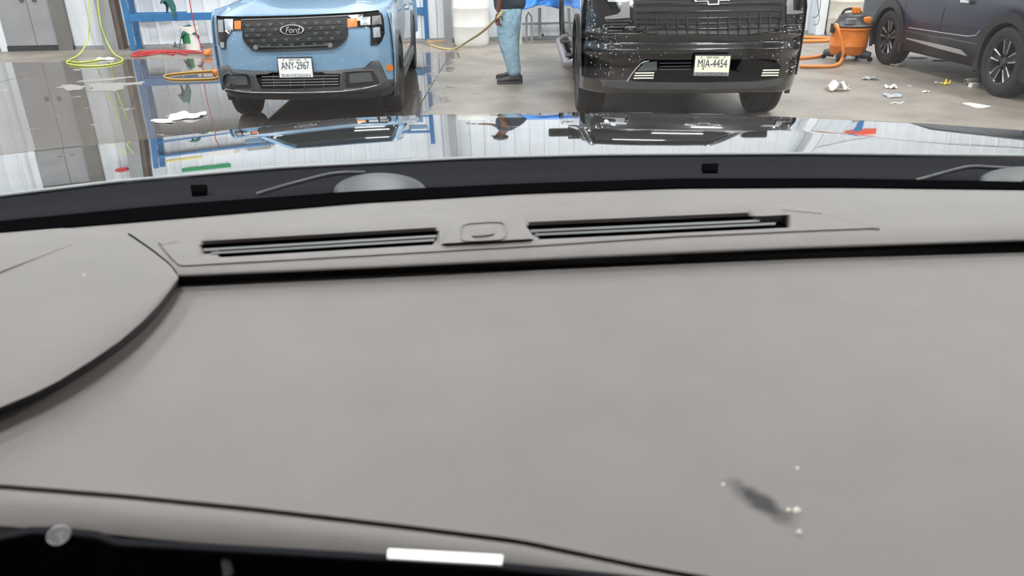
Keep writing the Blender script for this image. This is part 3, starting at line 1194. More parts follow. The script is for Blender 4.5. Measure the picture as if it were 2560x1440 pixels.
    for side_pts, inner in (([(561, 186), (620, 186), (626, 196), (630, 218), (566, 220), (560, 208)], [(571, 189), (616, 189), (621, 211), (572, 211)]), ([(866, 182), (930, 177), (944, 198), (948, 206), (938, 212), (866, 219), (862, 200)], [(874, 184), (926, 180), (934, 202), (874, 207)])):
        fp = car.poly('fog_recess', side_pts, 0.014, 0.012, 'black', bp2)
        car.poly('fog_mesh', inner, 0.017, 0.006, 'clad', fp)
    car.strip('fog_bezel', [(563, 219), (600, 224), (628, 226), (632, 205), (624, 188), (610, 183), (566, 184), (559, 200), (563, 219)], 0.008, 0.018, 'clad', bp2)
    car.strip('fog_bezel', [(858, 224), (900, 221), (940, 214), (950, 206), (935, 178), (925, 175), (866, 179), (858, 186), (858, 224)], 0.008, 0.018, 'clad', bp2)
    car.strip('skid_edge', [(566, 222), (600, 227), (640, 230), (740, 231), (840, 228), (900, 222), (942, 213)], 0.007, 0.022, 'silver', bp2)
    lg = car.poly('lower_grille', [(640, 187), (670, 185), (680, 181), (806, 180), (815, 184), (850, 184), (850, 216), (740, 221), (655, 221), (645, 205)], 0.014, 0.015, 'blackmat', bp2)
    for y0_, y1_ in ((191, 188), (199, 196), (206, 203), (213, 210)):
        car.strip('grille_bar', [(656, y0_), (740, y0_ - 1), (847, y1_)], 0.004, 0.022, 'mgrey', lg)
    for px in (684, 726, 760, 808):
        car.strip('grille_post', [(px, 186), (px + 2, 219)], 0.005, 0.02, 'dgrey', lg)
    car.poly('under_lip', [(560, 226), (740, 237), (900, 233), (975, 216), (992, 202), (995, 215), (975, 236), (900, 246), (740, 250), (625, 248), (575, 240)], 0.0, 0.05, 'black')
    plate(car, 740, 167, 0.305, 0.165, 'platewhite', 'ANY-2967', 'DAVIDSON', 0.03, math.radians(0.5))
    # loose water drops on the paint; pale silver colour stands for their glints
    rnd = random.Random(3)
    b = MB()
    for _ in range(120):
        x = rnd.uniform(-0.88, 0.88)
        z = rnd.uniform(0.45, 1.0)
        r = rnd.uniform(0.002, 0.0055)
        y = yf(x, z) + 0.011
        b.lathe([(r, y), (r * 0.8, y - r * 0.5), (0.0, y - r * 0.7)], 6, 'y', (x, 0, z))
    dp = b.build('water_drops', 'badge', root, smooth=80, local=True)
    dp['kind'] = 'stuff'
    return root


blue_pickup()


# ------------------------------------------------------------------ black truck
def black_truck():
    pc = on_plane(1745, 150, (0, 6.85, 0), (0, 1, 0))
    root = thing('pickup_truck', 'wet black full size pickup with wide grille and tube steps', 'pickup truck', (pc.x, 6.85, 0), math.radians(-1.5))
    car = Car(root)
    HW = 1.02

    def yf(x, z):
        a = abs(x) / HW
        y = 0.09 * a * a + 0.30 * max(0, (a - 0.72) / 0.28) ** 2.2
        y += 0.06 * max(0, (z - 0.85) / 0.4) ** 2
        y += 0.12 * max(0, (0.48 - z) / 0.25) ** 1.5
        # rolled bumper ridges
        y -= 0.035 * math.exp(-((z - 0.72) / 0.05) ** 2) + 0.03 * math.exp(-((z - 0.86) / 0.035) ** 2)
        return y
    car.yf = yf
    b = MB()
    zs = [0.34 + 0.96 * k / 60 for k in range(61)]
    xs = [HW * (-1 + 2 * k / 48) for k in range(49)]
    b.grid([[(x, yf(x, z) + 0.012, z) for x in xs] for z in zs])
    b.build('front_fascia', 'blackpaint', root, smooth=60, solid=0.02, local=True)
    rows = []
    for k in range(13):
        t = k / 12
        row = []
        for x in xs:
            a = abs(x) / HW
            yb = yf(x, 1.30)
            row.append((x * (1 - 0.03 * t), yb + (1.62 - yb) * t, 1.30 + 0.09 * (1 - (1 - t) ** 2) - 0.05 * a ** 4 + 0.03 * max(0, 1 - abs(a - 0.5) / 0.2) * min(1, t * 3)))
        rows.append(row)
    MB().grid(rows).build('hood', 'blackpaint', root, smooth=60, solid=0.02, local=True)

    def hw(y, z):
        q = 1.0 + 0.02 * math.sin(max(0, min(1, (z - 0.4) / 0.9)) * math.pi)
        if z > 1.1:
            q -= 0.06 * (z - 1.1) / 0.25
        return q
    AR = ((1.02, 0.44, 0.50), (4.85, 0.44, 0.50))
    for sd in (-1, 1):
        side_shell(root, 'side_panel', sd, hw, 0.34, 5.85, 0.46, lambda y: 1.30, AR, 'blackpaint')
        for yc, zc, r in AR:
            arch_band(root, 'wheel_arch_trim', sd, hw, yc, zc, 0.485, 0.53, 'black', 0.02)
        add_wheel(root, sd * 0.875, 1.02, 0.41, 0.275, sd)
        add_wheel(root, sd * 0.875, 4.85, 0.41, 0.275, sd)
        b = MB()
        b.tube(smooth_path([(sd * 0.86, 1.52, 0.50), (sd * 1.06, 1.66, 0.40), (sd * 1.07, 2.0, 0.39), (sd * 1.07, 4.0, 0.39), (sd * 1.05, 4.25, 0.40), (sd * 0.86, 4.36, 0.50)], 4), 0.05, 10)
        b.build('side_step', 'mgrey', root, smooth=60, local=True)
        for y in (2.0, 3.5):
            b = MB()
            b.box(min(sd * 0.96, sd * 1.08), max(sd * 0.96, sd * 1.08), y, y + 0.35, 0.435, 0.447)
            b.build('step_pad', 'black', root, local=True)
        b = MB()
        b.box(min(sd * 1.0, sd * 1.28), max(sd * 1.0, sd * 1.28), 2.0, 2.14, 1.36, 1.62)
        b.build('side_mirror', 'blackpaint', root, local=True, bevel=0.03)
        for y in (1.75, 2.95, 4.05):
            b = MB()
            b.grid([[(sd * (hw(y, z) + 0.002), yy, z) for yy in (y, y + 0.01)] for z in (0.5, 0.7, 0.9, 1.1, 1.29)])
            b.build('door_seam', 'blackmat', root, local=True)
        for y in (2.7, 3.8):
            b = MB()
            b.box(min(sd * 1.0, sd * 1.05), max(sd * 1.0, sd * 1.05), y, y + 0.2, 1.12, 1.16)
            b.build('door_handle', 'chrome', root, local=True, bevel=0.01)
        b = MB()
        b.add([(sd * 0.96, 1.85, 1.32), (sd * 0.96, 4.0, 1.34), (sd * 0.76, 3.85, 1.82), (sd * 0.76, 2.5, 1.84)], [(0, 1, 2, 3)])
        b.build('side_window', 'glass', root, local=True, solid=0.006)
        b = MB()
        b.tube([(sd * 0.92, 1.62, 1.34), (sd * 0.80, 2.2, 1.72), (sd * 0.72, 2.5, 1.88), (sd * 0.72, 3.8, 1.89), (sd * 0.85, 4.1, 1.30)], 0.045, 8)
        b.build('roof_pillar', 'blackpaint', root, smooth=60, local=True)
    b = MB()
    b.grid([[(x * (0.92 - 0.2 * t), 1.60 + 0.92 * t - 0.08 * (1 - x * x), 1.36 + 0.51 * t) for x in [-1 + k / 6 for k in range(13)]] for t in (0, 0.33, 0.66, 1)])
    b.build('windshield', 'glass', root, smooth=60, local=True, solid=0.006)
    b = MB()
    b.grid([[(x * 0.74, y, 1.885 + 0.035 * (1 - x * x)) for x in [-1 + k / 6 for k in range(13)]] for y in (2.48, 2.9, 3.4, 3.88)])
    b.build('roof', 'blackpaint', root, smooth=60, local=True, solid=0.02)
    b = MB()
    b.box(-0.95, 0.95, 4.06, 4.12, 0.6, 1.86)
    b.build('cab_back', 'blackpaint', root, local=True)
    b = MB()
    b.box(-0.98, 0.98, 5.8, 5.88, 0.55, 1.28)
    b.build('tailgate', 'blackpaint', root, local=True, bevel=0.02)
    b = MB()
    b.box(-0.85, 0.85, 0.5, 5.7, 0.32, 0.50)
    b.build('underbody', 'blackmat', root, local=True)
    # grille
    gr = car.poly('grille', [(1584, 2), (1962, -4), (1962, 60), (1930, 78), (1870, 86), (1650, 88), (1610, 80), (1584, 62)], 0.006, 0.03, 'black')
    for py, r in ((10, 0.012), (28, 0.010), (45, 0.008), (58, 0.006), (72, 0.010)):
        car.strip('grille_bar', [(1590, py + 2), (1775, py), (1956, py - 3)], r, 0.014, 'blackpaint', gr)
    for k in range(14):
        px = 1614 + k * 26
        car.strip('grille_post', [(px, 34), (px + (1775 - px) * 0.02, 84)], 0.005, 0.012, 'black', gr)
    for k in range(6):
        px = 1640 + k * 52
        car.strip('grille_cell', [(px, 47), (px, 66), (px + 22, 66), (px + 22, 47)], 0.003, 0.02, 'dgrey', gr)
    # emblem: gold-less bow tie outline in chrome
    bt = [(1730, -8), (1762, -8), (1762, -16), (1808, -18), (1808, -10), (1828, -10), (1822, 1), (1796, 2), (1796, 11), (1768, 12), (1766, 3), (1736, 4)]
    em = car.poly('bow_tie_emblem', bt, 0.035, 0.02, 'badge', gr)
    bti = [(1738, -5), (1765, -5), (1766, -13), (1804, -14), (1804, -7), (1822, -7), (1818, -2), (1792, -1), (1792, 7), (1771, 8), (1770, 0), (1740, 1)]
    car.poly('emblem_field', bti, 0.040, 0.01, 'black', em)
    # headlamps with grey C accent
    for pts, cacc, slats, drl in (
        ([(1490, 0), (1582, -4), (1582, 46), (1512, 49), (1494, 40)], [(1552, -6), (1574, -6), (1574, 44), (1512, 48), (1512, 41), (1543, 35), (1551, 28)], (1514, 1574, 52, 100, 1522), [(1512, -12), (1580, -14), (1582, 1), (1560, 5), (1520, 4)]),
        ([(1964, -6), (2012, -2), (2016, 30), (2006, 36), (1964, 40)], [(1966, -6), (1982, -6), (1982, 25), (2008, 26), (2009, 32), (1966, 35)], (1966, 2008, 40, 84, 1990), [(1930, -14), (1975, -16), (1975, -6), (1940, -4)])):
        hp = car.poly('headlamp', pts, 0.008, 0.03, 'lensdark')
        car.poly('lamp_accent', cacc, 0.014, 0.012, 'mgrey', hp)
        car.poly('running_light', drl, 0.016, 0.012, 'lens', hp)
        x0_, x1_, ya, yb_, xe = slats
        for k in range(7):
            py = ya + (yb_ - ya) * k / 6
            xe_ = x1_ + (xe - x1_) * (k / 6) ** 1.5
            car.strip('air_slat', [(x0_, py + 1), (xe_, py)], 0.006, 0.014, 'dgrey', hp)
    # bumper parts
    inn = car.poly('lower_intake', [(1578, 200), (1606, 158), (1624, 152), (1730, 152), (1905, 150), (1940, 152), (1952, 165), (1946, 192), (1900, 200), (1740, 204), (1640, 205)], 0.004, 0.02, 'blackmat')
    car.poly('fog_panel', [(1592, 178), (1610, 156), (1642, 153), (1642, 176)], 0.010, 0.012, 'clad', inn)
    car.strip('fog_bezel', [(1567, 203), (1584, 178), (1604, 157), (1622, 152)], 0.006, 0.012, 'silver', inn)
    for (cx, cy, w3) in ((1611, 187, 24), (1926, 180, 20)):
        for k in range(3):
            fk = car.strip('led_reflection_bar', [(cx - w3 - k * 2, cy - 5 + k * 6.5), (cx + w3 - k, cy - 5.5 + k * 6.5)], 0.007, 0.02, 'platecream', inn)  # cream bars painted in for LED reflections on the bumper
    for k in range(3):
        car.strip('intake_bar', [(1648, 158 + 8 * k), (1728, 157 + 8 * k)], 0.005, 0.014, 'dgrey', inn)
    car.poly('air_dam', [(1500, 200), (1580, 204), (1740, 207), (1900, 204), (1960, 196), (1955, 212), (1900, 220), (1740, 224), (1560, 222), (1508, 216)], 0.004, 0.03, 'clad')
    plate(car, 1777, 161, 0.305, 0.165, 'platecream', 'MJA-4454', 'DAVIDSON', 0.03, math.radians(0.8))
    rnd = random.Random(5)
    b = MB()
    for _ in range(260):
        side = rnd.choice((-1, 1, 0))
        x = side * rnd.uniform(0.5, 0.98) if side else rnd.uniform(-0.9, 0.9)
        z = rnd.uniform(0.5, 1.18)
        r = rnd.uniform(0.002, 0.0065) * (1.0 if side else 0.7)
        y = yf(x, z) + 0.011
        b.lathe([(r, y), (r * 0.8, y - r * 0.5), (0.0, y - r * 0.7)], 6, 'y', (x, 0, z))
    dp = b.build('water_drops', 'badge', root, smooth=80, local=True)  # pale silver drops carry the wet highlights in their colour
    dp['kind'] = 'stuff'
    return root


black_truck()


# ------------------------------------------------------------------ navy SUV at the right
def navy_suv():
    pn = on_z(2480, 240)
    pf = on_z(2203, 160)
    d = (pf - pn)
    wb = d.length
    ang = math.atan2(-d.x, d.y)
    # local: +y away from camera along the car, near left flank at x=0 side
    root = thing('suv', 'dark navy SUV with alloy wheels parked at right', 'SUV', (pn.x + 0.93, pn.y, 0), ang)

    def hw(y, z):
        q = 0.92 + 0.015 * math.sin(max(0, min(1, (z - 0.4) / 0.6)) * math.pi)
        if z < 0.55:
            q -= 0.0
        if z > 0.95:
            q -= 0.08 * ((z - 0.95) / 0.2)
        return q
    AR = ((0.0, 0.375, 0.44), (wb, 0.375, 0.44))
    for sd in (-1, 1):
        side_shell(root, 'side_panel', sd, hw, -0.95, wb + 0.9, 0.46, lambda y: 1.06, AR, 'navypaint', nz=10)
        for yc, zc, r in AR:
            arch_band(root, 'wheel_arch_trim', sd, hw, yc, zc, 0.405, 0.505, 'black', 0.018)
            add_wheel(root, sd * 0.815, yc, 0.372, 0.235, sd, 'alloy')
        # lower cladding and bright strip
        b = MB()
        b.grid([[(sd * x, y, z) for x, z in ((0.86, 0.24), (0.925, 0.28), (0.94, 0.36), (0.938, 0.50), (0.92, 0.53))] for y in (0.46, wb * 0.5, wb - 0.46)])
        b.build('sill_cladding', 'black', root, local=True, smooth=40, solid=0.01)
        b = MB()
        b.prism([(0.62, 0.36), (0.78, 0.415), (1.3, 0.425), (wb - 0.62, 0.425), (wb - 0.6, 0.41), (1.3, 0.375)], lambda a, c, dd: (sd * dd, a, c), 0.938, 0.948)
        b.build('sill_trim', 'silver', root, local=True)
        b = MB()
        b.tube([(sd * 0.936, y, z) for y, z in ((0.50, 0.66), (0.56, 0.60), (0.70, 0.575), (1.2, 0.565), (wb - 0.6, 0.555))], 0.006, 6)
        b.build('door_trim', 'silver', root, local=True)
        for y in (1.35, 2.32):
            b = MB()
            b.grid([[(sd * (hw(y, z) + 0.002), yy, z) for yy in (y, y + 0.008)] for z in (0.55, 0.7, 0.85, 1.0, 1.06)])
            b.build('door_seam', 'blackmat', root, local=True)
        for y in (0.80, 1.75):
            b = MB()
            b.box(min(sd * 0.92, sd * 0.965), max(sd * 0.92, sd * 0.965), y, y + 0.2, 0.93, 0.97)
            b.build('door_handle', 'chrome', root, local=True, bevel=0.01)
        b = MB()
        b.add([(sd * 0.90, -0.6, 1.07), (sd * 0.90, wb - 0.35, 1.07), (sd * 0.70, wb - 1.15, 1.58), (sd * 0.70, -0.35, 1.58)], [(0, 1, 2, 3)])
        b.build('side_window', 'glass', root, local=True, solid=0.006)
        b = MB()
        b.tube([(sd * 0.84, -0.85, 1.06), (sd * 0.68, -0.55, 1.62), (sd * 0.68, wb - 1.2, 1.63), (sd * 0.84, wb - 0.25, 1.08)], 0.04, 8)
        b.build('roof_pillar', 'navypaint', root, smooth=60, local=True)
    b = MB()
    b.grid([[(x * 0.70, y, 1.63 + 0.04 * (1 - x * x)) for x in [-1 + k / 6 for k in range(13)]] for y in (-0.55, 0.2, 0.9, wb - 1.2)])
    b.build('roof', 'navypaint', root, smooth=60, local=True, solid=0.02)
    b = MB()
    b.grid([[(x * 0.88, wb - 0.25 + (1.1) * t + 0.08 * (1 - x * x), 1.08 - 0.13 * t * t) for x in [-1 + k / 6 for k in range(13)]] for t in (0, 0.5, 1)])
    b.build('hood', 'navypaint', root, smooth=60, local=True, solid=0.02)
    b = MB()
    b.grid([[(x * (0.84 - 0.14 * t), wb - 0.25 - 0.95 * t, 1.08 + 0.55 * t) for x in [-1 + k / 6 for k in range(13)]] for t in (0, 0.5, 1)])
    b.build('windshield', 'glass', root, smooth=60, local=True, solid=0.006)
    b = MB()
    b.grid([[(x * (0.9 - 0.2 * max(0, z - 1.05) / 0.58), -0.95 - 0.06 * (1 - x * x) + 0.4 * max(0, z - 1.05) / 0.58, z) for x in [-1 + k / 6 for k in range(13)]] for z in (0.35, 0.6, 0.85, 1.05, 1.63)])
    b.build('rear_hatch', 'navypaint', root, smooth=60, local=True, solid=0.02)
    b = MB()
    b.grid([[(x * 0.9, wb + 0.9 + 0.08 * (1 - x * x), z) for x in [-1 + k / 6 for k in range(13)]] for z in (0.3, 0.6, 0.95)])
    b.build('front_fascia', 'navypaint', root, smooth=60, local=True, solid=0.02)
    b = MB()
    b.box(-0.78, 0.78, -0.8, wb + 0.8, 0.26, 0.36)
    b.build('underbody', 'blackmat', root, local=True)
    # wheel housings keep the far side from showing through the arches
    for yc in (0.0, wb):
        b = MB()
        b.box(-0.66, 0.66, yc - 0.48, yc + 0.48, 0.3, 0.95)
        b.build('wheel_housing', 'blackmat', root, local=True)
    return root


navy_suv()


# ------------------------------------------------------------------ white drums
def drum(px, py, rad, h, m, label, hose_px=None):
    c = on_z(px, py)
    c = c + Vector((0, rad * 0.9, 0))
    dist = (c - O0).dot(WD)
    if dist < rad + 0.1:
        c = c + WD * (rad + 0.1 - dist)
    t = thing('plastic_drum', label, 'drum', c)
    b = MB()
    b.lathe([(0.0, 0.0), (rad * 0.93, 0.0), (rad * 0.97, 0.03), (rad, 0.10), (rad, h * 0.33), (rad * 1.02, h * 0.345), (rad * 1.02, h * 0.36), (rad, h * 0.375), (rad, h * 0.66), (rad * 1.02, h * 0.675), (rad * 1.02, h * 0.69), (rad, h * 0.705), (rad, h - 0.08), (rad * 0.96, h - 0.02), (rad * 0.93, h), (rad * 0.88, h - 0.02), (0.0, h - 0.02)], 32)
    b.build('drum_body', m, t, smooth=40, local=True)
    for a in (0.6, 3.6):
        b = MB()
        b.lathe([(0.0, h + 0.015), (0.03, h + 0.015), (0.035, h - 0.03)], 12, 'z', (rad * 0.6 * math.cos(a), rad * 0.6 * math.sin(a), 0))
        b.build('bung_cap', m, t, local=True)
    return t


drum(1178, 116, 0.325, 0.95, 'white', 'white plastic drum standing beside the person in jeans')
drum(2108, 87, 0.36, 0.92, 'cream', 'cream plastic drum behind the orange shop vacuum')

# beige hose from the floor to the hand
hand_p = on_y(1239, 49, 9.75)
hose('water_hose', 'beige hose running past white drum to the person', 'hose', [on_z(1075, 112, 0.015), on_z(1110, 122, 0.015), on_z(1140, 121, 0.02), on_y(1170, 103, 11.6), on_y(1205, 80, 10.5), hand_p, hand_p + Vector((0.10, -0.02, 0.10))], 0.016, 'beigehose')


# ------------------------------------------------------------------ person
def skin_mesh(name, verts, edges, radii, m, parent, sub=2, root=0):
    me = bpy.data.meshes.new(name)
    me.from_pydata(verts, edges, [])
    o = bpy.data.objects.new(name, me)
    COL.objects.link(o)
    o.parent = parent
    md = o.modifiers.new('skin', 'SKIN')
    md.use_smooth_shade = True
    for i, r in enumerate(radii):
        sv = me.skin_vertices[0].data[i]
        sv.radius = r if isinstance(r, tuple) else (r, r)
        sv.use_root = (i == root)
    md = o.modifiers.new('sub', 'SUBSURF')
    md.levels = sub
    md.render_levels = sub
    me.materials.append(MT[m])
    return o


def person():
    c = on_z(1284, 206)
    t = thing('person', 'person in light blue jeans and black shoes standing between trucks', 'person', (c.x, c.y, 0), 0)
    # facing -x. y=-: near side
    HP = Vector((-0.03, 0.0, 0.97))
    near_h, far_h = Vector((-0.03, -0.085, 0.93)), Vector((-0.03, 0.09, 0.93))
    near_k, far_k = Vector((-0.07, -0.09, 0.51)), Vector((-0.04, 0.20, 0.51))
    near_a, far_a = Vector((0.02, -0.09, 0.10)), Vector((0.0, 0.34, 0.10))
    sp, ch, nk = Vector((-0.06, 0, 1.12)), Vector((-0.12, 0, 1.36)), Vector((-0.15, 0, 1.50))
    hd, tp = Vector((-0.19, 0, 1.60)), Vector((-0.20, 0, 1.75))
    nsh, fsh = Vector((-0.12, -0.19, 1.41)), Vector((-0.13, 0.19, 1.41))
    hand = t.matrix_world.inverted() @ hand_p if False else (hand_p - t.location)
    nel, nwr = Vector((-0.13, -0.25, 1.13)), hand + Vector((0.03, -0.03, 0.08))
    fel, fwr = Vector((-0.30, 0.24, 1.20)), Vector((-0.50, 0.15, 1.18))
    V_ = [HP, near_h, near_k, near_a, near_a + Vector((-0.14, 0, -0.045)), far_h, far_k, far_a, far_a + Vector((-0.14, 0, -0.045)),
          sp, ch, nk, hd, tp, nsh, nel, nwr, fsh, fel, fwr]
    E = [(0, 1), (1, 2), (2, 3), (3, 4), (0, 5), (5, 6), (6, 7), (7, 8), (0, 9), (9, 10), (10, 11), (11, 12), (12, 13), (10, 14), (14, 15), (15, 16), (10, 17), (17, 18), (18, 19)]
    R = [(0.12, 0.15), 0.085, 0.055, 0.03, 0.014, 0.085, 0.055, 0.03, 0.014, (0.11, 0.14), (0.12, 0.16), 0.055, (0.095, 0.08), (0.06, 0.055), 0.06, 0.045, 0.03, 0.06, 0.045, 0.03]
    body = skin_mesh('body', V_, E, R, 'skin', t, 2)
    # jeans
    Vj = [HP, near_h, (near_h + near_k) / 2 + Vector((-0.02, 0, 0)), near_k, (near_k + near_a) / 2 + Vector((0.01, 0, 0)), near_a + Vector((0, 0, -0.015)), far_h, (far_h + far_k) / 2, far_k, (far_k + far_a) / 2, far_a + Vector((0, 0, -0.015)), Vector((-0.04, 0, 1.05))]
    Ej = [(0, 1), (1, 2), (2, 3), (3, 4), (4, 5), (0, 6), (6, 7), (7, 8), (8, 9), (9, 10), (0, 11)]
    Rj = [(0.19, 0.20), (0.165, 0.165), (0.16, 0.155), (0.135, 0.13), (0.11, 0.105), (0.09, 0.085), (0.165, 0.165), (0.155, 0.15), (0.13, 0.125), (0.11, 0.105), (0.09, 0.085), (0.17, 0.18)]
    skin_mesh('jeans', Vj, Ej, Rj, 'jeans', t, 2)
    # pocket and seam on the near side
    b = MB()
    b.tube([(-0.012, -0.215, 0.8), (-0.03, -0.195, 0.55), (0.03, -0.16, 0.2)], 0.004, 5)
    b.build('jean_seam', 'jeans', t, local=True)
    Vs = [Vector((-0.02, 0, 0.84)), Vector((-0.04, 0, 1.0)), sp, ch, Vector((-0.14, 0, 1.44)), nsh, (nsh + nel) / 2, fsh, (fsh + fel) / 2]  # hem drawn low so the dark shirt stands in for shaded upper jeans
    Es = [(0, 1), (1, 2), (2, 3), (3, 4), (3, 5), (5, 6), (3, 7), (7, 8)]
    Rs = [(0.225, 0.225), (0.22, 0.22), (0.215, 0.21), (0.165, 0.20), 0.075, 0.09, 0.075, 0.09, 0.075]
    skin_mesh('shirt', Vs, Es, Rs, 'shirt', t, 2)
    b = MB()
    b.tube([(0.10 - 0.022 * k, -0.262 + 0.0008 * k, 1.30 + 0.018 * (k % 2) - 0.002 * k) for k in range(11)], 0.006, 5)
    b.build('shirt_mark', 'platewhite', t, local=True)
    # hair cap
    b = MB()
    b.lathe([(0.0, 0.105), (0.06, 0.09), (0.095, 0.05), (0.105, 0.0), (0.10, -0.06)], 20)
    o = b.build('hair', 'hair', t, smooth=80, local=True, solid=0.01)
    o.location = (-0.185, 0, 1.685)
    # face: nose, ears, eyes, mouth
    b = MB()
    b.tube([(-0.285, 0, 1.665), (-0.31, 0, 1.63), (-0.285, 0, 1.62)], [0.01, 0.016, 0.01], 6)
    b.build('nose', 'skin', t, smooth=80, local=True)
    for sg in (-1, 1):
        b = MB()
        b.lathe([(0.0, 0.0), (0.022, 0.004), (0.03, 0.0), (0.022, -0.01), (0.0, -0.012)], 12, 'y', (-0.18, sg * 0.095, 1.64))
        b.build('ear', 'skin', t, smooth=80, local=True)
        b = MB()
        b.lathe([(0.0, 0.012), (0.009, 0.008), (0.012, 0.0), (0.0, -0.012)], 10, 'x', (-0.282, sg * 0.033, 1.665))
        b.build('eye', 'platewhite', t, smooth=80, local=True)
    b = MB()
    b.tube([(-0.27, -0.025, 1.575), (-0.283, 0, 1.573), (-0.27, 0.025, 1.575)], 0.006, 6)
    b.build('mouth', 'red', t, smooth=80, local=True)
    # hands: palm and five bent fingers
    def hand_mesh(wr, dirv, side, nm):
        d = dirv.normalized()
        s = d.cross(Vector((0, 0, 1)))
        s = s.normalized() if s.length > 0.1 else Vector((0, 1, 0))
        n = s.cross(d).normalized()
        vs, es, rs = [wr, wr + d * 0.05, wr + d * 0.09], [(0, 1), (1, 2)], [0.028, (0.038, 0.02), (0.038, 0.018)]
        palm = skin_mesh(nm, vs, es, rs, 'skin', t, 2)
        for k, (off, ln) in enumerate(((-0.03, 0.055), (-0.01, 0.07), (0.01, 0.075), (0.03, 0.065))):
            b = MB()
            p = wr + d * 0.09 + s * off
            path = [p - d * 0.02, p + d * ln * 0.4 - n * 0.006, p + d * ln * 0.7 - n * 0.025, p + d * ln * 0.6 - n * 0.05]
            b.tube(smooth_path(path, 3), 0.0088, 7)
            b.build('finger', 'skin', palm, smooth=80, local=True)
        b = MB()
        p = wr + d * 0.035 + s * (0.035 * side)
        b.tube(smooth_path([p, p + s * 0.025 * side + d * 0.02 - n * 0.01, p + s * 0.03 * side + d * 0.05 - n * 0.03], 3), 0.0098, 7)
        b.build('thumb', 'skin', palm, smooth=80, local=True)
    hand_mesh(nwr, Vector((-0.1, 0.1, -1)), 1, 'hand')
    hand_mesh(fwr, Vector((-1, -0.3, -0.1)), -1, 'hand')
    # shoes
    for a, nm in ((near_a, 0), (far_a, 1)):
        rows = []
        prof = [(0.095, 0.022, 0.075), (0.085, 0.036, 0.10), (0.04, 0.040, 0.115), (-0.02, 0.042, 0.11), (-0.07, 0.047, 0.082), (-0.13, 0.052, 0.066), (-0.19, 0.047, 0.056), (-0.225, 0.030, 0.045), (-0.235, 0.012, 0.035)]
        for dx, w_, h_ in prof:
            row = []
            for k in range(14):
                an = 2 * math.pi * k / 14
                sx, cz = math.sin(an), math.cos(an)
                row.append((a.x + dx, a.y + w_ * sx * (1.0 if cz < 0.2 else 0.85), 0.028 + (h_ - 0.02) * (0.5 + 0.5 * cz)))
            rows.append(row)
        b = MB().grid(rows, True)
        b.f.append(tuple(range(14)))
        b.f.append(tuple(8 * 14 + k for k in range(14)))
        sh = b.build('shoe', 'shoe', t, smooth=60, local=True)
        pts = []
        for dx, w_, h_ in prof:
            pts.append((a.x + dx, a.y - w_ - 0.004))
        for dx, w_, h_ in reversed(prof):
            pts.append((a.x + dx, a.y + w_ + 0.004))
        b = MB()
        b.prism(pts, lambda q1, q2, d: (q1, q2, d), 0.0, 0.03)
        b.build('shoe_sole', 'sole', sh, local=True, bevel=0.004)
    return t


person()

# ------------------------------------------------------------------ blue tarp and things by the wall behind the person
ta = on_plane(1300, 12, O0 + WD * 1.0, WD)
tb = on_plane(1475, 24, O0 + WD * 1.0, WD)
rows = []
for i in range(14):
    t_ = i / 13
    row = []
    for k in range(40):
        s_ = k / 39
        p = ta.lerp(tb, s_)
        z = 1.00 - 0.36 * t_ - 0.04 * math.sin(s_ * 9 + t_ * 2) * t_
        dpt = 0.35 * (1 - min(1, t_ * 2.5)) - 0.05 * math.sin(s_ * 22 + t_ * 5) * t_ - 0.04 * math.sin(s_ * 9 - t_ * 6)
        row.append((p.x - WD.x * dpt, p.y - WD.y * dpt, z))
    rows.append(row)
tag(MB().grid(rows).build('tarp', 'bluetarp', None, smooth=70, solid=0.004, recalc=False), 'shiny blue tarp draped over bench behind the person', 'tarp')
bn_c = (ta + tb) / 2 - WD * 0.2
bench = thing('work_bench', 'pale work bench under the blue tarp', 'bench', (bn_c.x, bn_c.y, 0), PHI)
for sx in (-0.62, 0.62):
    for sy in (-0.02, 0.42):
        b = MB()
        b.box(sx - 0.025, sx + 0.025, sy - 0.025, sy + 0.025, 0, 0.92)
        b.build('leg', 'cream', bench, local=True)
b = MB()
b.box(-0.68, 0.68, -0.05, 0.46, 0.92, 0.96)
b.build('bench_top', 'cream', bench, local=True)
b = MB()
b.box(-0.66, 0.66, 0.40, 0.43, 0.30, 0.34)
b.build('rail', 'steel', bench, local=True)
# arched metal stand
a0 = wpt(1317, 76, 0.75)
a1 = wpt(1330, 76, 0.75)
q = MB()
q.tube([Vector((a0.x, a0.y, 0.0)), wpt(1316, 42, 0.75), wpt(1321, 31, 0.75), wpt(1329, 42, 0.75), Vector((a1.x, a1.y, 0.0))], 0.02, 8)
tag(q.build('pipe_stand', 'steel', smooth=60), 'grey pointed arch pipe stand below the blue tarp', 'stand')
cloth('rag', 'crumpled grey white rag by the wall behind person', 'rag', on_z(1310, 98), (0.26, 0.22, 1), 'cream', 31, amp=0.13)
boxthing('small_box', 'small dark box on floor under the blue tarp', 'box', on_z(1360, 97), (0.10, 0.1, 0.1), 'black', PHI, 0.005)
tag(MB().tube([wpt(1349, 20, 0.4), wpt(1349, 96, 0.4)], 0.03, 8).build('drain_pipe', 'steel', smooth=60), 'vertical grey pipe on the wall under the tarp', 'pipe')
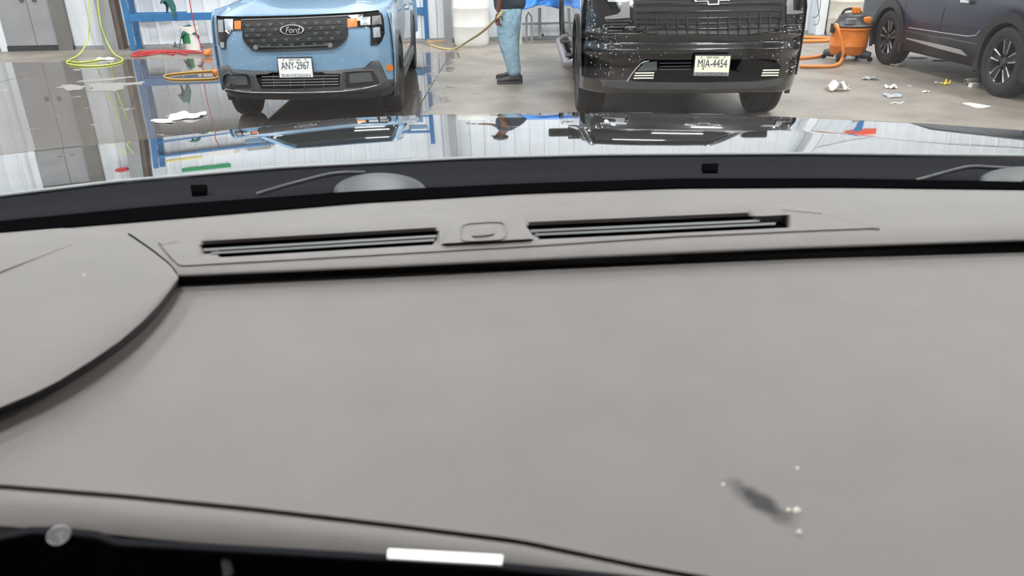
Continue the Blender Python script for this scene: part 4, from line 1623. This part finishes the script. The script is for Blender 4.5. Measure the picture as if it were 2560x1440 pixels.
# plank on floor by blue upright
p0, p1 = on_z(1066, 108), on_z(1132, 104)
q = MB()
dv = (p1 - p0).normalized()
pv = Vector((-dv.y, dv.x, 0)) * 0.07
q.add([p0 - pv, p1 - pv, p1 + pv, p0 + pv] + [v + Vector((0, 0, 0.04)) for v in (p0 - pv, p1 - pv, p1 + pv, p0 + pv)], [(0, 3, 2, 1), (4, 5, 6, 7), (0, 1, 5, 4), (1, 2, 6, 5), (2, 3, 7, 6), (3, 0, 4, 7)])
MT['wood'] = mat('pale_wood', rgb(196, 166, 124), 0.6, var=0.12, vscale=12)
tag(q.build('wood_plank', 'wood'), 'pale wooden plank on floor beside the white drum', 'plank')


# ------------------------------------------------------------------ orange shop vacuum
def shop_vac():
    c = on_z(2121, 152)
    t = thing('shop_vacuum', 'orange wet dry shop vacuum with dark lid and hose', 'vacuum cleaner', c + Vector((0, 0.1, 0)), 0.1)
    b = MB()
    b.lathe([(0.0, 0.09), (0.235, 0.09), (0.255, 0.13), (0.262, 0.20), (0.27, 0.21), (0.27, 0.225), (0.265, 0.235), (0.275, 0.44), (0.29, 0.45), (0.29, 0.475), (0.27, 0.48), (0.0, 0.48)], 32)
    b.build('tank', 'orange', t, smooth=40, local=True)
    b = MB()
    b.lathe([(0.0, 0.48), (0.28, 0.48), (0.285, 0.50), (0.25, 0.53), (0.21, 0.58), (0.19, 0.64), (0.14, 0.67), (0.0, 0.68)], 28)
    lid = b.build('motor_lid', 'dgrey', t, smooth=35, local=True)
    b = MB()
    b.lathe([(0.284, 0.498), (0.294, 0.50), (0.294, 0.515), (0.27, 0.52)], 28)
    b.build('lid_rim', 'mgrey', lid, smooth=40, local=True)
    b = MB()
    b.box(-0.19, -0.06, -0.235, -0.14, 0.53, 0.61)
    b.build('lid_label', 'mgrey', lid, local=True, bevel=0.01)
    b = MB()
    b.box(0.06, 0.2, -0.21, -0.10, 0.52, 0.63)
    b.build('port_cover', 'orange', lid, local=True, bevel=0.03)
    b = MB()
    b.box(-0.05, 0.05, -0.12, -0.02, 0.67, 0.76)
    b.build('power_switch', 'orange', lid, local=True, bevel=0.015)
    b = MB()
    b.tube(smooth_path([(-0.16, 0.05, 0.62), (-0.1, 0.05, 0.72), (0.1, 0.05, 0.72), (0.16, 0.05, 0.62)], 4), 0.02, 8)
    b.build('carry_handle', 'black', lid, smooth=60, local=True)
    for sx in (-0.285, 0.285):
        b = MB()
        b.box(min(sx * 0.97, sx * 1.06), max(sx * 0.97, sx * 1.06), -0.05, 0.05, 0.40, 0.53)
        b.build('lid_latch', 'black', t, local=True, bevel=0.006)
    for a in (0.6, 2.3, 3.9, 5.5):
        ca, sa = math.cos(a), math.sin(a)
        b = MB()
        b.tube([(0.2 * ca, 0.2 * sa, 0.10), (0.34 * ca, 0.34 * sa, 0.085)], [0.07, 0.05], 8)
        ft = b.build('caster_foot', 'dgrey', t, smooth=50, local=True)
        b = MB()
        b.lathe([(0.0, -0.018), (0.034, -0.018), (0.034, 0.018), (0.0, 0.018)], 14, 'y', (0.34 * ca, 0.34 * sa, 0.034))
        b.build('caster_wheel', 'black', ft, local=True)
    # hose on the lid, draped to floor
    Mi = (Matrix.Translation(t.location) @ Matrix.Rotation(0.1, 4, 'Z')).inverted()
    yv = t.location.y - 0.36
    pts = [on_y(2098, 80, t.location.y), on_y(2089, 66, yv + 0.1), on_y(2091, 62, yv + 0.06), on_y(2096, 75, yv), on_y(2104, 105, yv - 0.02), on_y(2108, 130, yv - 0.04), on_z(2104, 150, 0.05), on_z(2090, 163, 0.03), on_z(2060, 166, 0.025), on_z(2000, 166, 0.025)]
    b = MB()
    b.tube([Mi @ p for p in smooth_path(pts, 8)], 0.024, 10)
    b.build('vacuum_hose', 'orangehose', t, smooth=60, local=True)
    return t


shop_vac()
hose('vacuum_hose', 'loop of orange hose on floor behind the orange vacuum', 'hose', [on_z(1995, 92, 0.03), on_z(2040, 94, 0.03), on_z(2070, 96, 0.03), on_z(2078, 99, 0.03), on_z(2060, 102, 0.03), on_z(2000, 103, 0.03)], 0.028, 'orangehose')
hose('vacuum_hose', 'short orange hose end left of the vacuum caster', 'hose', [on_z(1990, 146, 0.025), on_z(2030, 143, 0.025), on_z(2056, 139, 0.025)], 0.024, 'orangehose')
# cables on the white column
hose('power_cable', 'thin dark cable looped down the white column', 'cable', [wpt(2038, -40, 0.9), wpt(2046, 25, 0.9), wpt(2048, 45, 0.9), wpt(2044, 60, 0.9), wpt(2034, 62, 0.9)], 0.006, 'cord')
hose('power_cable', 'second dark cable hanging right of the first', 'cable', [wpt(2051, -40, 0.9), wpt(2052, 0, 0.9), wpt(2048, 30, 0.9), wpt(2040, 42, 0.9), wpt(2030, 44, 0.9)], 0.006, 'cord')
q = MB()
pb = on_z(2170, 84)
q.box(-0.05, 0.05, -0.04, 0.04, 0, 2.3)
o = q.build('blue_post', 'blue')
o.location = pb
tag(o, 'blue steel post between cream drum and SUV wheel', 'post')
q = MB()
pb = on_z(2157, 86)
q.box(-0.06, 0.06, -0.03, 0.03, 0, 1.6)
o = q.build('wall_post', 'steel')
o.location = pb
tag(o, 'grey post left of the blue steel post', 'post')

# ------------------------------------------------------------------ litter on the right
cloth('paper_towel', 'large crumpled white paper towel on dry floor', 'paper', on_z(2093, 226), (0.30, 0.24, 1), 'paper', 41, amp=0.09)
cloth('plastic_wrap', 'crinkled clear wrap right of the big paper towel', 'litter', on_z(2172, 199), (0.22, 0.16, 1), 'bag', 42, amp=0.03)
cloth('paper_scrap', 'torn white tissue above the clear bag', 'paper', on_z(2227, 221), (0.18, 0.13, 1), 'paper', 43, amp=0.035)
cloth('plastic_bag', 'clear plastic bag lying on the concrete', 'litter', on_z(2230, 242), (0.19, 0.20, 1), 'bag', 44, amp=0.03)
cloth('yellow_wrapper', 'yellow wrapper at the shadow edge of SUV', 'litter', on_z(2364, 212), (0.10, 0.09, 1), 'yellow', 45, amp=0.05)
cloth('paper_scrap', 'small white scrap right of the torn tissue', 'paper', on_z(2274, 216), (0.05, 0.05, 1), 'paper', 46, amp=0.01)
cloth('paper_scrap', 'white folded scrap below the yellow wrapper', 'paper', on_z(2313, 231), (0.12, 0.07, 1), 'paper', 47, amp=0.015)
cloth('paper_scrap', 'little scrap left of the yellow wrapper', 'paper', on_z(2341, 207), (0.06, 0.06, 1), 'paper', 48, amp=0.01)
cloth('paper_towel', 'white rag beside the far SUV wheel', 'paper', on_z(2247, 165), (0.20, 0.12, 1), 'cream', 49, amp=0.03)
splat('paper_sheet', 'flat white paper sheet nearest the hood at right', 'paper', [(2406, 258), (2424, 256), (2478, 265), (2456, 270), (2440, 269)], 'paper', z=0.002, jag=0.5)
hose('paper_strip', 'curly cream strip below the clear bag', 'paper', [on_z(2226, 259, 0.005), on_z(2234, 257, 0.01), on_z(2240, 256, 0.008), on_z(2246, 259, 0.005), on_z(2252, 258, 0.005), on_z(2259, 255, 0.01)], 0.007, 'platecream', 4)
cb = on_z(2428, 210)
bt = thing('spray_can', 'white can lying on its side by the near SUV wheel', 'can', cb + Vector((0, 0, 0.0)), 0.25)
b = MB()
b.lathe([(0.0, -0.09), (0.03, -0.09), (0.036, -0.08), (0.036, 0.07), (0.028, 0.085), (0.0, 0.085)], 16, 'x', (0, 0, 0.037))
b.build('can_body', 'cream', bt, smooth=40, local=True)
b = MB()
b.lathe([(0.0, -0.098), (0.018, -0.098), (0.018, -0.09)], 12, 'x', (0, 0, 0.037))
b.build('can_cap', 'clad', bt, local=True)
boxthing('paper_cup', 'small white carton below the lying can', 'box', on_z(2433, 218), (0.10, 0.06, 0.05), 'paper', 0.2, 0.004)
# things seen under the SUV
boxthing('storage_bin', 'cream bin seen under the navy SUV', 'bin', on_z(2290, 128) + Vector((0.4, 1.2, 0)), (0.9, 0.4, 0.35), 'cream', 0.1, 0.02)
for k, (px, py, sx, lb) in enumerate(((2292, 146, 0.3, 'pale folded sheet on floor under SUV front'), (2350, 152, 0.28, 'white paper on floor under SUV middle'), (2380, 147, 0.22, 'grey paper on floor under SUV sill'))):
    cloth('paper_sheet', lb, 'paper', on_z(px, py), (sx, sx * 0.4, 1), 'paper', 60 + k, amp=0.01)

# ------------------------------------------------------------------ own car: dashboard, cowl, hood, windshield
OWN = thing('car', 'black car seen from inside over its grey dashboard and hood', 'car', (0, 1.2, 0), 0)
XS = np.linspace(-260, 2820, 420)


def pcurve(pts, sm=9):
    xs = [p[0] for p in pts]
    ys = [p[1] for p in pts]
    fine = np.linspace(-400, 2960, 1200)
    y = np.interp(fine, xs, ys)
    # keep slope past the ends
    sl0 = (ys[1] - ys[0]) / (xs[1] - xs[0])
    sl1 = (ys[-1] - ys[-2]) / (xs[-1] - xs[-2])
    y = np.where(fine < xs[0], ys[0] + (fine - xs[0]) * sl0, y)
    y = np.where(fine > xs[-1], ys[-1] + (fine - xs[-1]) * sl1, y)
    if sm > 0:
        k = np.exp(-0.5 * (np.arange(-3 * sm, 3 * sm + 1) / sm) ** 2)
        k /= k.sum()
        yp = np.pad(y, 3 * sm, mode='reflect', reflect_type='odd')
        y = np.convolve(yp, k, 'valid')
    return lambda x: float(np.interp(x, fine, y))


def patch(name, m, rows, xs=XS, parent=None, solid=0.0, smooth=50, flip=False):
    """rows: list of (curve(px) , z or z(px))"""
    g = []
    for cv, z in rows:
        g.append([on_z(x, cv(x), z(x) if callable(z) else z) for x in xs])
    b = MB().grid(g)
    o = b.build(name, m, parent or OWN, smooth=smooth, recalc=False)
    # faces upward
    me = o.data
    if me.polygons[len(me.polygons) // 2].normal.z < 0:
        me.flip_normals()
    if solid:
        md = o.modifiers.new('solid', 'SOLIDIFY')
        md.thickness = solid
        md.offset = -1
    return o


def mixc(a, c, t):
    return lambda x: a(x) * (1 - t) + c(x) * t


def addc(a, d):
    return lambda x: a(x) + d


ZP = 1.200   # upper dash panel
ZD = 1.185   # main pad
c_far = pcurve([(-260, 606), (0, 582), (430, 547), (900, 507), (1300, 484), (1700, 470), (2100, 468), (2560, 474), (2820, 482)])
c_band = pcurve([(-260, 578), (0, 552), (430, 511), (900, 477), (1300, 459), (1700, 446), (2100, 446), (2560, 454), (2820, 462)])
c_pf = pcurve([(-260, 722), (445, 689), (1000, 664), (1500, 640), (2000, 618), (2560, 600), (2820, 594)])
c_pad0 = pcurve([(-260, 745), (445, 714), (1000, 686), (1500, 666), (2000, 647), (2560, 632), (2820, 626)])
c_seam = pcurve([(-260, 1200), (0, 1214), (300, 1238), (640, 1272), (1000, 1314), (1300, 1352), (1600, 1414), (1800, 1450), (2200, 1540), (2820, 1690)])

s1 = pcurve([(300, 627), (500, 615), (1095, 580), (1320, 567), (1900, 542), (2100, 533)], 4)
s3 = pcurve([(300, 653), (545, 641), (1085, 609), (1345, 596), (1985, 566), (2200, 556)], 4)


def vmask(x, e=0, q=0.5):
    m1 = min(max((x - 500 - 46 * q + e) / 10, 0), 1) * min(max((1098 - 12 * q + e - x) / 10, 0), 1)
    m2 = min(max((x - 1314 - 30 * q + e) / 10, 0), 1) * min(max((1890 + 90 * q + e - x) / 20, 0), 1)
    return max(m1, m2)


# upper panel
panel = patch('upper_panel', 'dash', [(addc(c_far, -6), ZP - 0.012), (c_far, ZP - 0.002), (mixc(c_far, c_pf, 0.05), ZP), (addc(s1, -12), ZP), (addc(s1, -9), lambda x: ZP - 0.03 * vmask(x, 14, 0)), (addc(s3, 9), lambda x: ZP - 0.03 * vmask(x, 14, 1)), (addc(s3, 12), ZP), (mixc(c_far, c_pf, 0.97), ZP), (addc(c_pf, 2), ZP - 0.002)], solid=0.002)
# dark strip under the panel edge
patch('panel_gap_strip', 'dashdark', [(addc(c_pf, 1), ZP - 0.003), (addc(c_pf, 5), ZP - 0.010), (addc(c_pad0, -7), ZD - 0.001), (addc(c_pad0, 6), ZD - 0.003)])
# main pad with soft crown, fine groove, lip
pad_rows = [(addc(c_pad0, -30), ZD - 0.012), (addc(c_pad0, -3), ZD - 0.003), (addc(c_pad0, 4), ZD)]
for k in range(1, 16):
    t = k / 16
    pad_rows.append((mixc(c_pad0, c_seam, t), ZD + 0.004 * math.sin(t * math.pi)))
pad_rows += [(addc(c_seam, -4), ZD), (addc(c_seam, 0), ZD - 0.001)]
patch('dash_pad', 'dashpad', pad_rows, solid=0.004)
patch('dash_seam', 'louver', [(addc(c_seam, -3), ZD - 0.003), (addc(c_seam, 14), ZD - 0.005)])
patch('dash_lip', 'dash', [(addc(c_seam, 9), ZD - 0.0015), (addc(c_seam, 14), ZD - 0.0005), (addc(c_seam, 50), ZD - 0.003), (addc(c_seam, 100), ZD - 0.012), (addc(c_seam, 150), ZD - 0.035), (addc(c_seam, 190), ZD - 0.07)], solid=0.003)

# gauge hood at the left
gx = np.concatenate([np.linspace(-260, 400, 60), np.linspace(405, 446, 22)])
g_up = pcurve([(-260, 600), (0, 578), (150, 566), (310, 578), (330, 590), (380, 625), (420, 657), (436, 674), (446, 694), (460, 720)], 2)
g_lo = pcurve([(-260, 1118), (0, 1018), (80, 985), (150, 950), (230, 900), (300, 852), (360, 800), (400, 758), (430, 720), (446, 696), (460, 680)], 2)
g_base = pcurve([(-260, 1140), (0, 1046), (80, 1014), (150, 982), (230, 934), (300, 886), (360, 836), (400, 792), (430, 748), (446, 716), (460, 690)], 2)


def gz(t):
    def f(x):
        k = min(1.0, max(0.0, (446 - x) / 200.0)) ** 0.5
        return ZP + 0.001 + 0.012 * k * (math.sin(min(1.0, t * 1.6) * math.pi / 2)) - 0.006 * k * max(0, (t - 0.75) / 0.25) ** 2
    return f


gh = patch('gauge_hood', 'dash', [(addc(g_up, 0), lambda x: ZP - 0.003)] + [(mixc(g_up, g_lo, t), gz(t)) for t in (0.02, 0.1, 0.2, 0.35, 0.5, 0.65, 0.78, 0.88, 0.95, 1.0)], xs=gx)
patch('gauge_hood_edge', 'dashwall', [(g_lo, gz(1.0)), (addc(g_lo, 3), lambda x: gz(1.0)(x) - 0.003), (addc(g_base, -3), ZD - 0.002), (addc(g_base, 4), ZD - 0.006)], xs=gx, parent=gh if False else None)
q = MB()
q.tube([on_z(x, g_up(x), ZP + 0.0005) for x in np.linspace(322, 440, 24)], 0.0011, 5)
q.build('gauge_hood_joint', 'blackmat', OWN)
q = MB()
q.tube([on_z(x, 684 - (684 - 612) * (x + 10) / 190, ZP + 0.0045 + 0.0045 * (1 - (x + 10) / 190)) for x in np.linspace(-60, 180, 20)], 0.0008, 5)
q.build('gauge_hood_crease', 'dash', OWN, smooth=80)

# vent cover plate lying on the panel
vc_up = pcurve([(395, 604), (450, 588), (700, 561), (1000, 538), (1300, 521), (1600, 507), (1880, 499), (2000, 519), (2100, 543), (2200, 571)], 3)
vc_lo = pcurve([(395, 606), (445, 668), (700, 654), (1000, 637), (1300, 620), (1700, 594), (2000, 581), (2200, 573)], 3)
ZV = ZP + 0.0016


vx = np.concatenate([np.linspace(396, 470, 20), np.linspace(475, 2199, 330)])
hz = lambda dz, q=0.5: (lambda x: ZV - dz * vmask(x, 0, q))


def cl(c, i, n=11):
    return lambda x: min(max(c(x), vc_up(x) + i * 0.4), vc_lo(x) - (n - i) * 0.4)


cover = patch('vent_cover', 'dash', [(vc_up, ZP - 0.0005), (cl(addc(vc_up, 3), 1), lambda x: ZV), (cl(mixc(vc_up, s1, 0.5), 2), lambda x: ZV + 0.0005), (cl(addc(s1, -12), 3), hz(0.001, 0)), (cl(addc(s1, -3), 4), hz(0.006, 0)), (cl(addc(s1, -2), 5), hz(0.022, 0)), (cl(addc(s3, 2), 6), hz(0.022, 1)), (cl(addc(s3, 3), 7), hz(0.003, 1)), (cl(mixc(s3, vc_lo, 0.5), 8), lambda x: ZV), (cl(addc(vc_lo, -4), 9), lambda x: ZV), (vc_lo, ZP - 0.0005)], xs=vx)
# the row order needs upper<lower everywhere: clamp handled by the curves
for nm, xa, xb, sh in (('left', 500, 1094, (500, 522, 546)), ('right', 1320, 1985, (1318, 1330, 1344))):
    if nm == 'left':
        ends = [(500, 1096), (520, 1092), (546, 1086)]
    else:
        ends = [(1318, 1905), (1330, 1945), (1344, 1988)]
    b = MB()
    f0 = np.linspace(ends[0][0] + 2, ends[0][1] - 2, 60)
    f1 = np.linspace(ends[2][0] + 2, ends[2][1] - 2, 60)
    g = [[on_z(x, s1(x) - 4, ZV - 0.0125) for x in f0], [on_z(x, s3(x) + 5, ZV - 0.0125) for x in f1]]
    b.grid(g)
    b.build('vent_floor', 'blackmat', OWN, recalc=False)
    # two grey louvers between three dark slots
    for k in range(2):
        t = (0.36, 0.68)[k]
        x0_, x1_ = ends[k]
        x0_, x1_ = x0_ + 8, x1_ - 6
        b = MB()
        xs_ = np.linspace(x0_, x1_, 60)
        cv = mixc(s1, s3, t)
        g = [[on_z(x, cv(x) - 3.2, ZV - 0.0045) for x in xs_], [on_z(x, cv(x) + 2.2, ZV - 0.003) for x in xs_], [on_z(x, cv(x) + 3.0, ZV - 0.010) for x in xs_]]
        b.grid(g)
        b.build('vent_louver', 'louver', OWN, recalc=False)

# sensor bezel and dome in the middle of the vent
b = MB()
bz = [(1098, 612), (1112, 578), (1128, 556), (1150, 549), (1270, 541), (1296, 545), (1316, 566), (1340, 600)]
bi = [(1112, 608), (1126, 580), (1138, 562), (1155, 556), (1268, 549), (1288, 553), (1304, 570), (1324, 597)]
ro = [on_z(*p, ZV - 0.001) for p in bz]
ri = [on_z(*p, ZV + 0.004) for p in bi]
n_ = len(ro)
b.add(ro + ri, [(i, (i + 1) % n_, n_ + (i + 1) % n_, n_ + i) for i in range(n_)] + [tuple(range(n_, 2 * n_))])
bez = b.build('sensor_bezel', 'dash', OWN, smooth=40)
dome_px = []
for k in range(32):
    a = 2 * math.pi * k / 32
    ca, sa = math.cos(a), math.sin(a)
    sx = abs(ca) ** 0.45 * (1 if ca > 0 else -1)
    sy = abs(sa) ** 0.45 * (1 if sa > 0 else -1)
    dome_px.append((sx, sy))
b = MB()
rows = []
for k_, zz in ((1.14, 0.0030), (1.12, 0.0052), (1.04, 0.0052), (0.98, -0.004), (0.80, -0.006), (0.70, 0.003), (0.5, 0.006), (0.3, 0.0066), (0.02, 0.007)):
    rows.append([on_z(1208 + 52 * sx * k_, 578 + 21 * sy * k_ - sx * 3, ZV + zz) for sx, sy in dome_px])
MB().grid(rows[:4], True).build('sensor_rim', 'dash', OWN, smooth=35)
MB().grid(rows[3:5], True).build('sensor_groove', 'dashwall', OWN, smooth=35)  # ring coloured dark for the shade inside the groove
dm = MB().grid(rows[4:], True).build('sensor_dome', 'dash', OWN, smooth=35)

# scuff specks
spk = [(1992, 1278, 0.0022), (1972, 1276, 0.0014), (1998, 1331, 0.0015), (1993, 1172, 0.0012), (1808, 1212, 0.0012), (210, 688, 0.0012)]
for i, (px, py, r) in enumerate(spk):
    q = MB()
    c = on_z(px, py, (ZD + 0.003) if px > 500 else ZP + 0.013)
    q.lathe([(0.0, -0.0002), (r, 0.0), (r * 0.8, r * 0.7), (0.0, r)], 10)
    o = q.build('lint_speck', 'cream', None, smooth=80)
    o.location = c
    tag(o, ['bright white speck right of the dark scuff', 'tiny pale speck touching the bright white speck', 'pale speck below the end of the dark scuff', 'faint speck above the dark scuff at right', 'tiny speck at the upper tip of the dark scuff', 'tiny pale speck on the gauge hood'][i], 'speck')

# flat black band painting the shade of the windshield recess; cowl, hood
patch('windshield_recess_shade', 'blackmat', [(addc(c_far, 3), ZP - 0.003), (addc(c_far, -2), ZP + 0.001), (c_band, ZP + 0.0005)], solid=0.003)
c_hr = pcurve([(-260, 524), (0, 488), (300, 452), (700, 418), (1180, 394), (1500, 386), (2000, 383), (2560, 388), (2820, 394)])
ZC = 1.125
c_mid = mixc(c_band, c_hr, 0.55)
cowl = patch('cowl_panel', 'cowl', [(addc(c_band, 10), 1.150), (addc(c_band, -4), 1.150), (mixc(c_band, c_hr, 0.25), 1.128), (mixc(c_band, c_hr, 0.45), 1.118), (mixc(c_band, c_hr, 0.7), 1.116), (mixc(c_band, c_hr, 0.92), 1.114), (addc(c_hr, -6), 1.10)], solid=0.004)
# hood
c_hf = pcurve([(-260, 424), (0, 384), (200, 364), (380, 346), (600, 321), (880, 294), (1050, 287), (1500, 280), (1800, 285), (2050, 296), (2300, 308), (2560, 326), (2820, 352)])
xs_h = np.linspace(-300, 2860, 160)
NT = 70
c_cr = pcurve([(1900, 306), (2020, 318), (2250, 352), (2400, 367), (2560, 376), (2860, 392)], 4)
rows = []
for i in range(NT + 1):
    t = i / NT
    row = []
    for x in xs_h:
        R_ = on_z(x, c_hr(x), 1.118)
        kf = min(1.0, max(0.0, (x - 1750) / 500.0))
        zf_ = 1.043 + 0.038 * kf * kf * (3 - 2 * kf)
        F_ = on_z(x, c_hf(x), zf_)
        p = R_.lerp(F_, t)
        g_ = 0.62 * t + 0.38 * t * t
        p.z = 1.118 + (zf_ - 1.118) * g_
        # raised shoulder with a soft crease at the right
        kc = min(1.0, max(0.0, (x - 1980) / 160.0))
        if kc > 0:
            C_ = on_z(x, c_cr(x), 1.105)
            tc = (C_.y - R_.y) / (F_.y - R_.y)
            u_ = min(1.0, max(0.0, (t - tc + 0.06) / 0.12))
            p.z += kc * (-0.010 * u_ * u_ * (3 - 2 * u_) + 0.010 * t)
        row.append(p)
    rows.append(row)
dirf = [(rows[-1][j] - rows[0][j]).normalized() for j in range(len(xs_h))]
r1 = [rows[-1][j] + Vector((dirf[j].x * 0.03, dirf[j].y * 0.03, -0.012)) for j in range(len(xs_h))]
r2 = [rows[-1][j] + Vector((dirf[j].x * 0.06, dirf[j].y * 0.06, -0.06)) for j in range(len(xs_h))]
r3 = [rows[-1][j] + Vector((dirf[j].x * 0.07, dirf[j].y * 0.07, -0.35)) for j in range(len(xs_h))]
rb = [p + Vector((0, -0.004, -0.006)) for p in rows[0]]
rb2 = [p + Vector((0, 0.0, -0.03)) for p in rows[0]]
b = MB().grid([rb2, rb] + rows + [r1, r2, r3])
ho = b.build('hood', 'hoodpaint', OWN, smooth=50, recalc=False)
if ho.data.polygons[len(ho.data.polygons) // 2].normal.z < 0:
    ho.data.flip_normals()
q = MB()
q.tube([rows[0][j] + Vector((0, -0.002, 0.0)) for j in range(len(xs_h))], 0.0035, 6)
q.build('hood_rear_seal', 'steel', OWN, smooth=80)
# front body under the hood, wheels: the car stands on the floor
b = MB()
b.box(-0.95, 0.85, 0.9, 1.9, 0.28, 0.95)
b.build('engine_bay', 'blackmat', OWN)
for sx in (-0.95, 0.75):
    wh = add_wheel(OWN, sx, 0.35, 0.36, 0.23, 1 if sx > 0 else -1)

# cowl caps, clips, wipers
def cap(px, py, rx, ry, zc, nm='cowl_cap'):
    b = MB()
    rows = []
    for k_, zz in ((1.0, -0.004), (0.96, 0.006), (0.8, 0.012), (0.5, 0.016), (0.05, 0.018)):
        rows.append([on_z(px + rx * k_ * math.cos(a), py + ry * k_ * math.sin(a), zc + zz) for a in [2 * math.pi * i / 36 for i in range(36)]])
    b.grid(rows, True)
    return b.build(nm, 'black', OWN, smooth=50)


cap(950, 478, 116, 46, 1.158)
cap(2560, 452, 112, 36, 1.158)
for px, py in ((500, 487), (1775, 433)):
    b = MB()
    o4 = [(px - 22, py - 9), (px + 20, py - 10), (px + 18, py + 8), (px - 18, py + 9)]
    P4 = [on_z(*p, 1.128) for p in o4]
    b.add(P4 + [p + Vector((0, 0, 0.012)) for p in P4], [(3, 2, 1, 0), (4, 5, 6, 7), (0, 1, 5, 4), (1, 2, 6, 5), (2, 3, 7, 6), (3, 0, 4, 7)])
    b.build('cowl_clip', 'blackmat', OWN, bevel=0.002)
for pts in ([(640, 486, 1.135), (700, 468, 1.140), (760, 452, 1.145), (820, 437, 1.150), (870, 432, 1.150), (912, 432, 1.145)], [(2290, 452, 1.138), (2340, 438, 1.142), (2400, 422, 1.150), (2430, 417, 1.152), (2480, 419, 1.150), (2560, 424, 1.146)]):
    b = MB()
    b.tube(smooth_path([on_z(p[0], p[1], p[2] + 0.01) for p in pts], 5), 0.0035, 8)
    b.build('wiper_arm', 'dgrey', OWN, smooth=60)

# windshield: base along the band, rising back over the dashboard
xs_w = np.linspace(-700, 3260, 60)
base = [on_z(x, c_band(x) if -260 < x < 2820 else (c_band(-260) + (-260 - x) * 0.12 if x < 0 else c_band(2820) + (x - 2820) * 0.10), ZP + 0.002) for x in xs_w]
rows = []
for i in range(7):
    t = i / 6
    row = []
    for j, p in enumerate(base):
        row.append(Vector((p.x * (1 - 0.10 * t), p.y - 0.86 * t, p.z + 0.52 * t + 0.03 * math.sin(t * math.pi))))
    rows.append(row)
b = MB().grid(rows)
b.build('windshield', 'windshield', OWN, smooth=60, recalc=False)

# unseen roof with headliner, added to shade the dash; the two windshield pillars
top = rows[-1]
L_ = [p for p in top]
rr_ = []
for k, (dy, dz) in enumerate(((0.0, 0.0), (-0.25, 0.05), (-0.8, 0.09), (-1.6, 0.09), (-2.2, 0.05))):
    rr_.append([Vector((max(-1.0, min(1.0, p.x)), min(0.25, p.y) + dy, p.z + dz)) for p in L_])
b = MB().grid(rr_)
b.build('roof', 'liner', OWN, smooth=60, recalc=False, solid=0.03)
for j in (0, -1):
    MB().tube([r[j] for r in rows], 0.035, 8).build('windshield_pillar', 'liner', OWN, smooth=60)

# display screen at the lower left
scr = pcurve([(-260, 1352), (0, 1331), (50, 1322), (75, 1316), (150, 1318), (245, 1327), (262, 1334), (285, 1345), (600, 1363), (960, 1384), (1250, 1406), (1420, 1421), (1620, 1442), (1900, 1475), (2400, 1540)], 2)
sx_ = np.linspace(-260, 2400, 180)
ZS = 1.195
patch('display_screen', 'cowl', [(addc(scr, 0), ZS - 0.02), (addc(scr, 1), ZS), (addc(scr, 16), ZS + 0.001), (addc(scr, 26), ZS - 0.002)], xs=sx_)
patch('screen_glass', 'blackmat', [(addc(scr, 24), ZS - 0.001), (addc(scr, 60), ZS - 0.02), (addc(scr, 160), ZS - 0.08), (addc(scr, 330), ZS - 0.20)], xs=sx_)
# round emblem with three-armed mark
ec = on_z(147, 1338, ZS + 0.003)
nrm = (CAM - ec).normalized()
e1 = nrm.cross(Vector((0, 0, 1))).normalized()
e2 = e1.cross(nrm)
er = 27.0 / FPX * (ec - CAM).dot(_f)
b = MB()
rows = []
for k_, dz in ((1.0, -0.002), (1.0, 0.0006), (0.93, 0.0012), (0.88, 0.0006), (0.05, 0.0008)):
    rows.append([ec + (-e1 * math.cos(a) + e2 * 0.86 * math.sin(a)) * er * k_ + nrm * dz for a in [2 * math.pi * i / 32 for i in range(32)]])
b.grid(rows, True)
em = b.build('round_emblem', 'silver', OWN, smooth=40)
b = MB()
for a in (0.75, 0.75 + 2.094, 0.75 + 4.189):
    d_ = (-e1 * math.cos(a) + e2 * math.sin(a))
    b.tube([ec + nrm * 0.0004, ec + d_ * er * 0.78 + nrm * 0.0004], [er * 0.12, er * 0.04], 6)
b.build('emblem_star', 'mgrey', OWN)
# pale strip on the screen's upper edge, small stud
P4 = [on_z(971, 1376, ZS + 0.002), on_z(1257, 1392, ZS + 0.002), on_z(1254, 1415, ZS + 0.002), on_z(969, 1398, ZS + 0.002)]
b = MB()
b.add(P4 + [p + Vector((0, 0, 0.0012)) for p in P4], [(3, 2, 1, 0), (4, 5, 6, 7), (0, 1, 5, 4), (1, 2, 6, 5), (2, 3, 7, 6), (3, 0, 4, 7)])
b.build('screen_strip', 'platewhite', OWN)
sc_ = on_z(567, 1412, ZS - 0.012)
b = MB()
b.lathe([(0.0, 0.0045), (0.0022, 0.004), (0.003, -0.006)], 12, 'z', tuple(sc_))
b.build('screen_stud', 'clad', OWN, smooth=60)
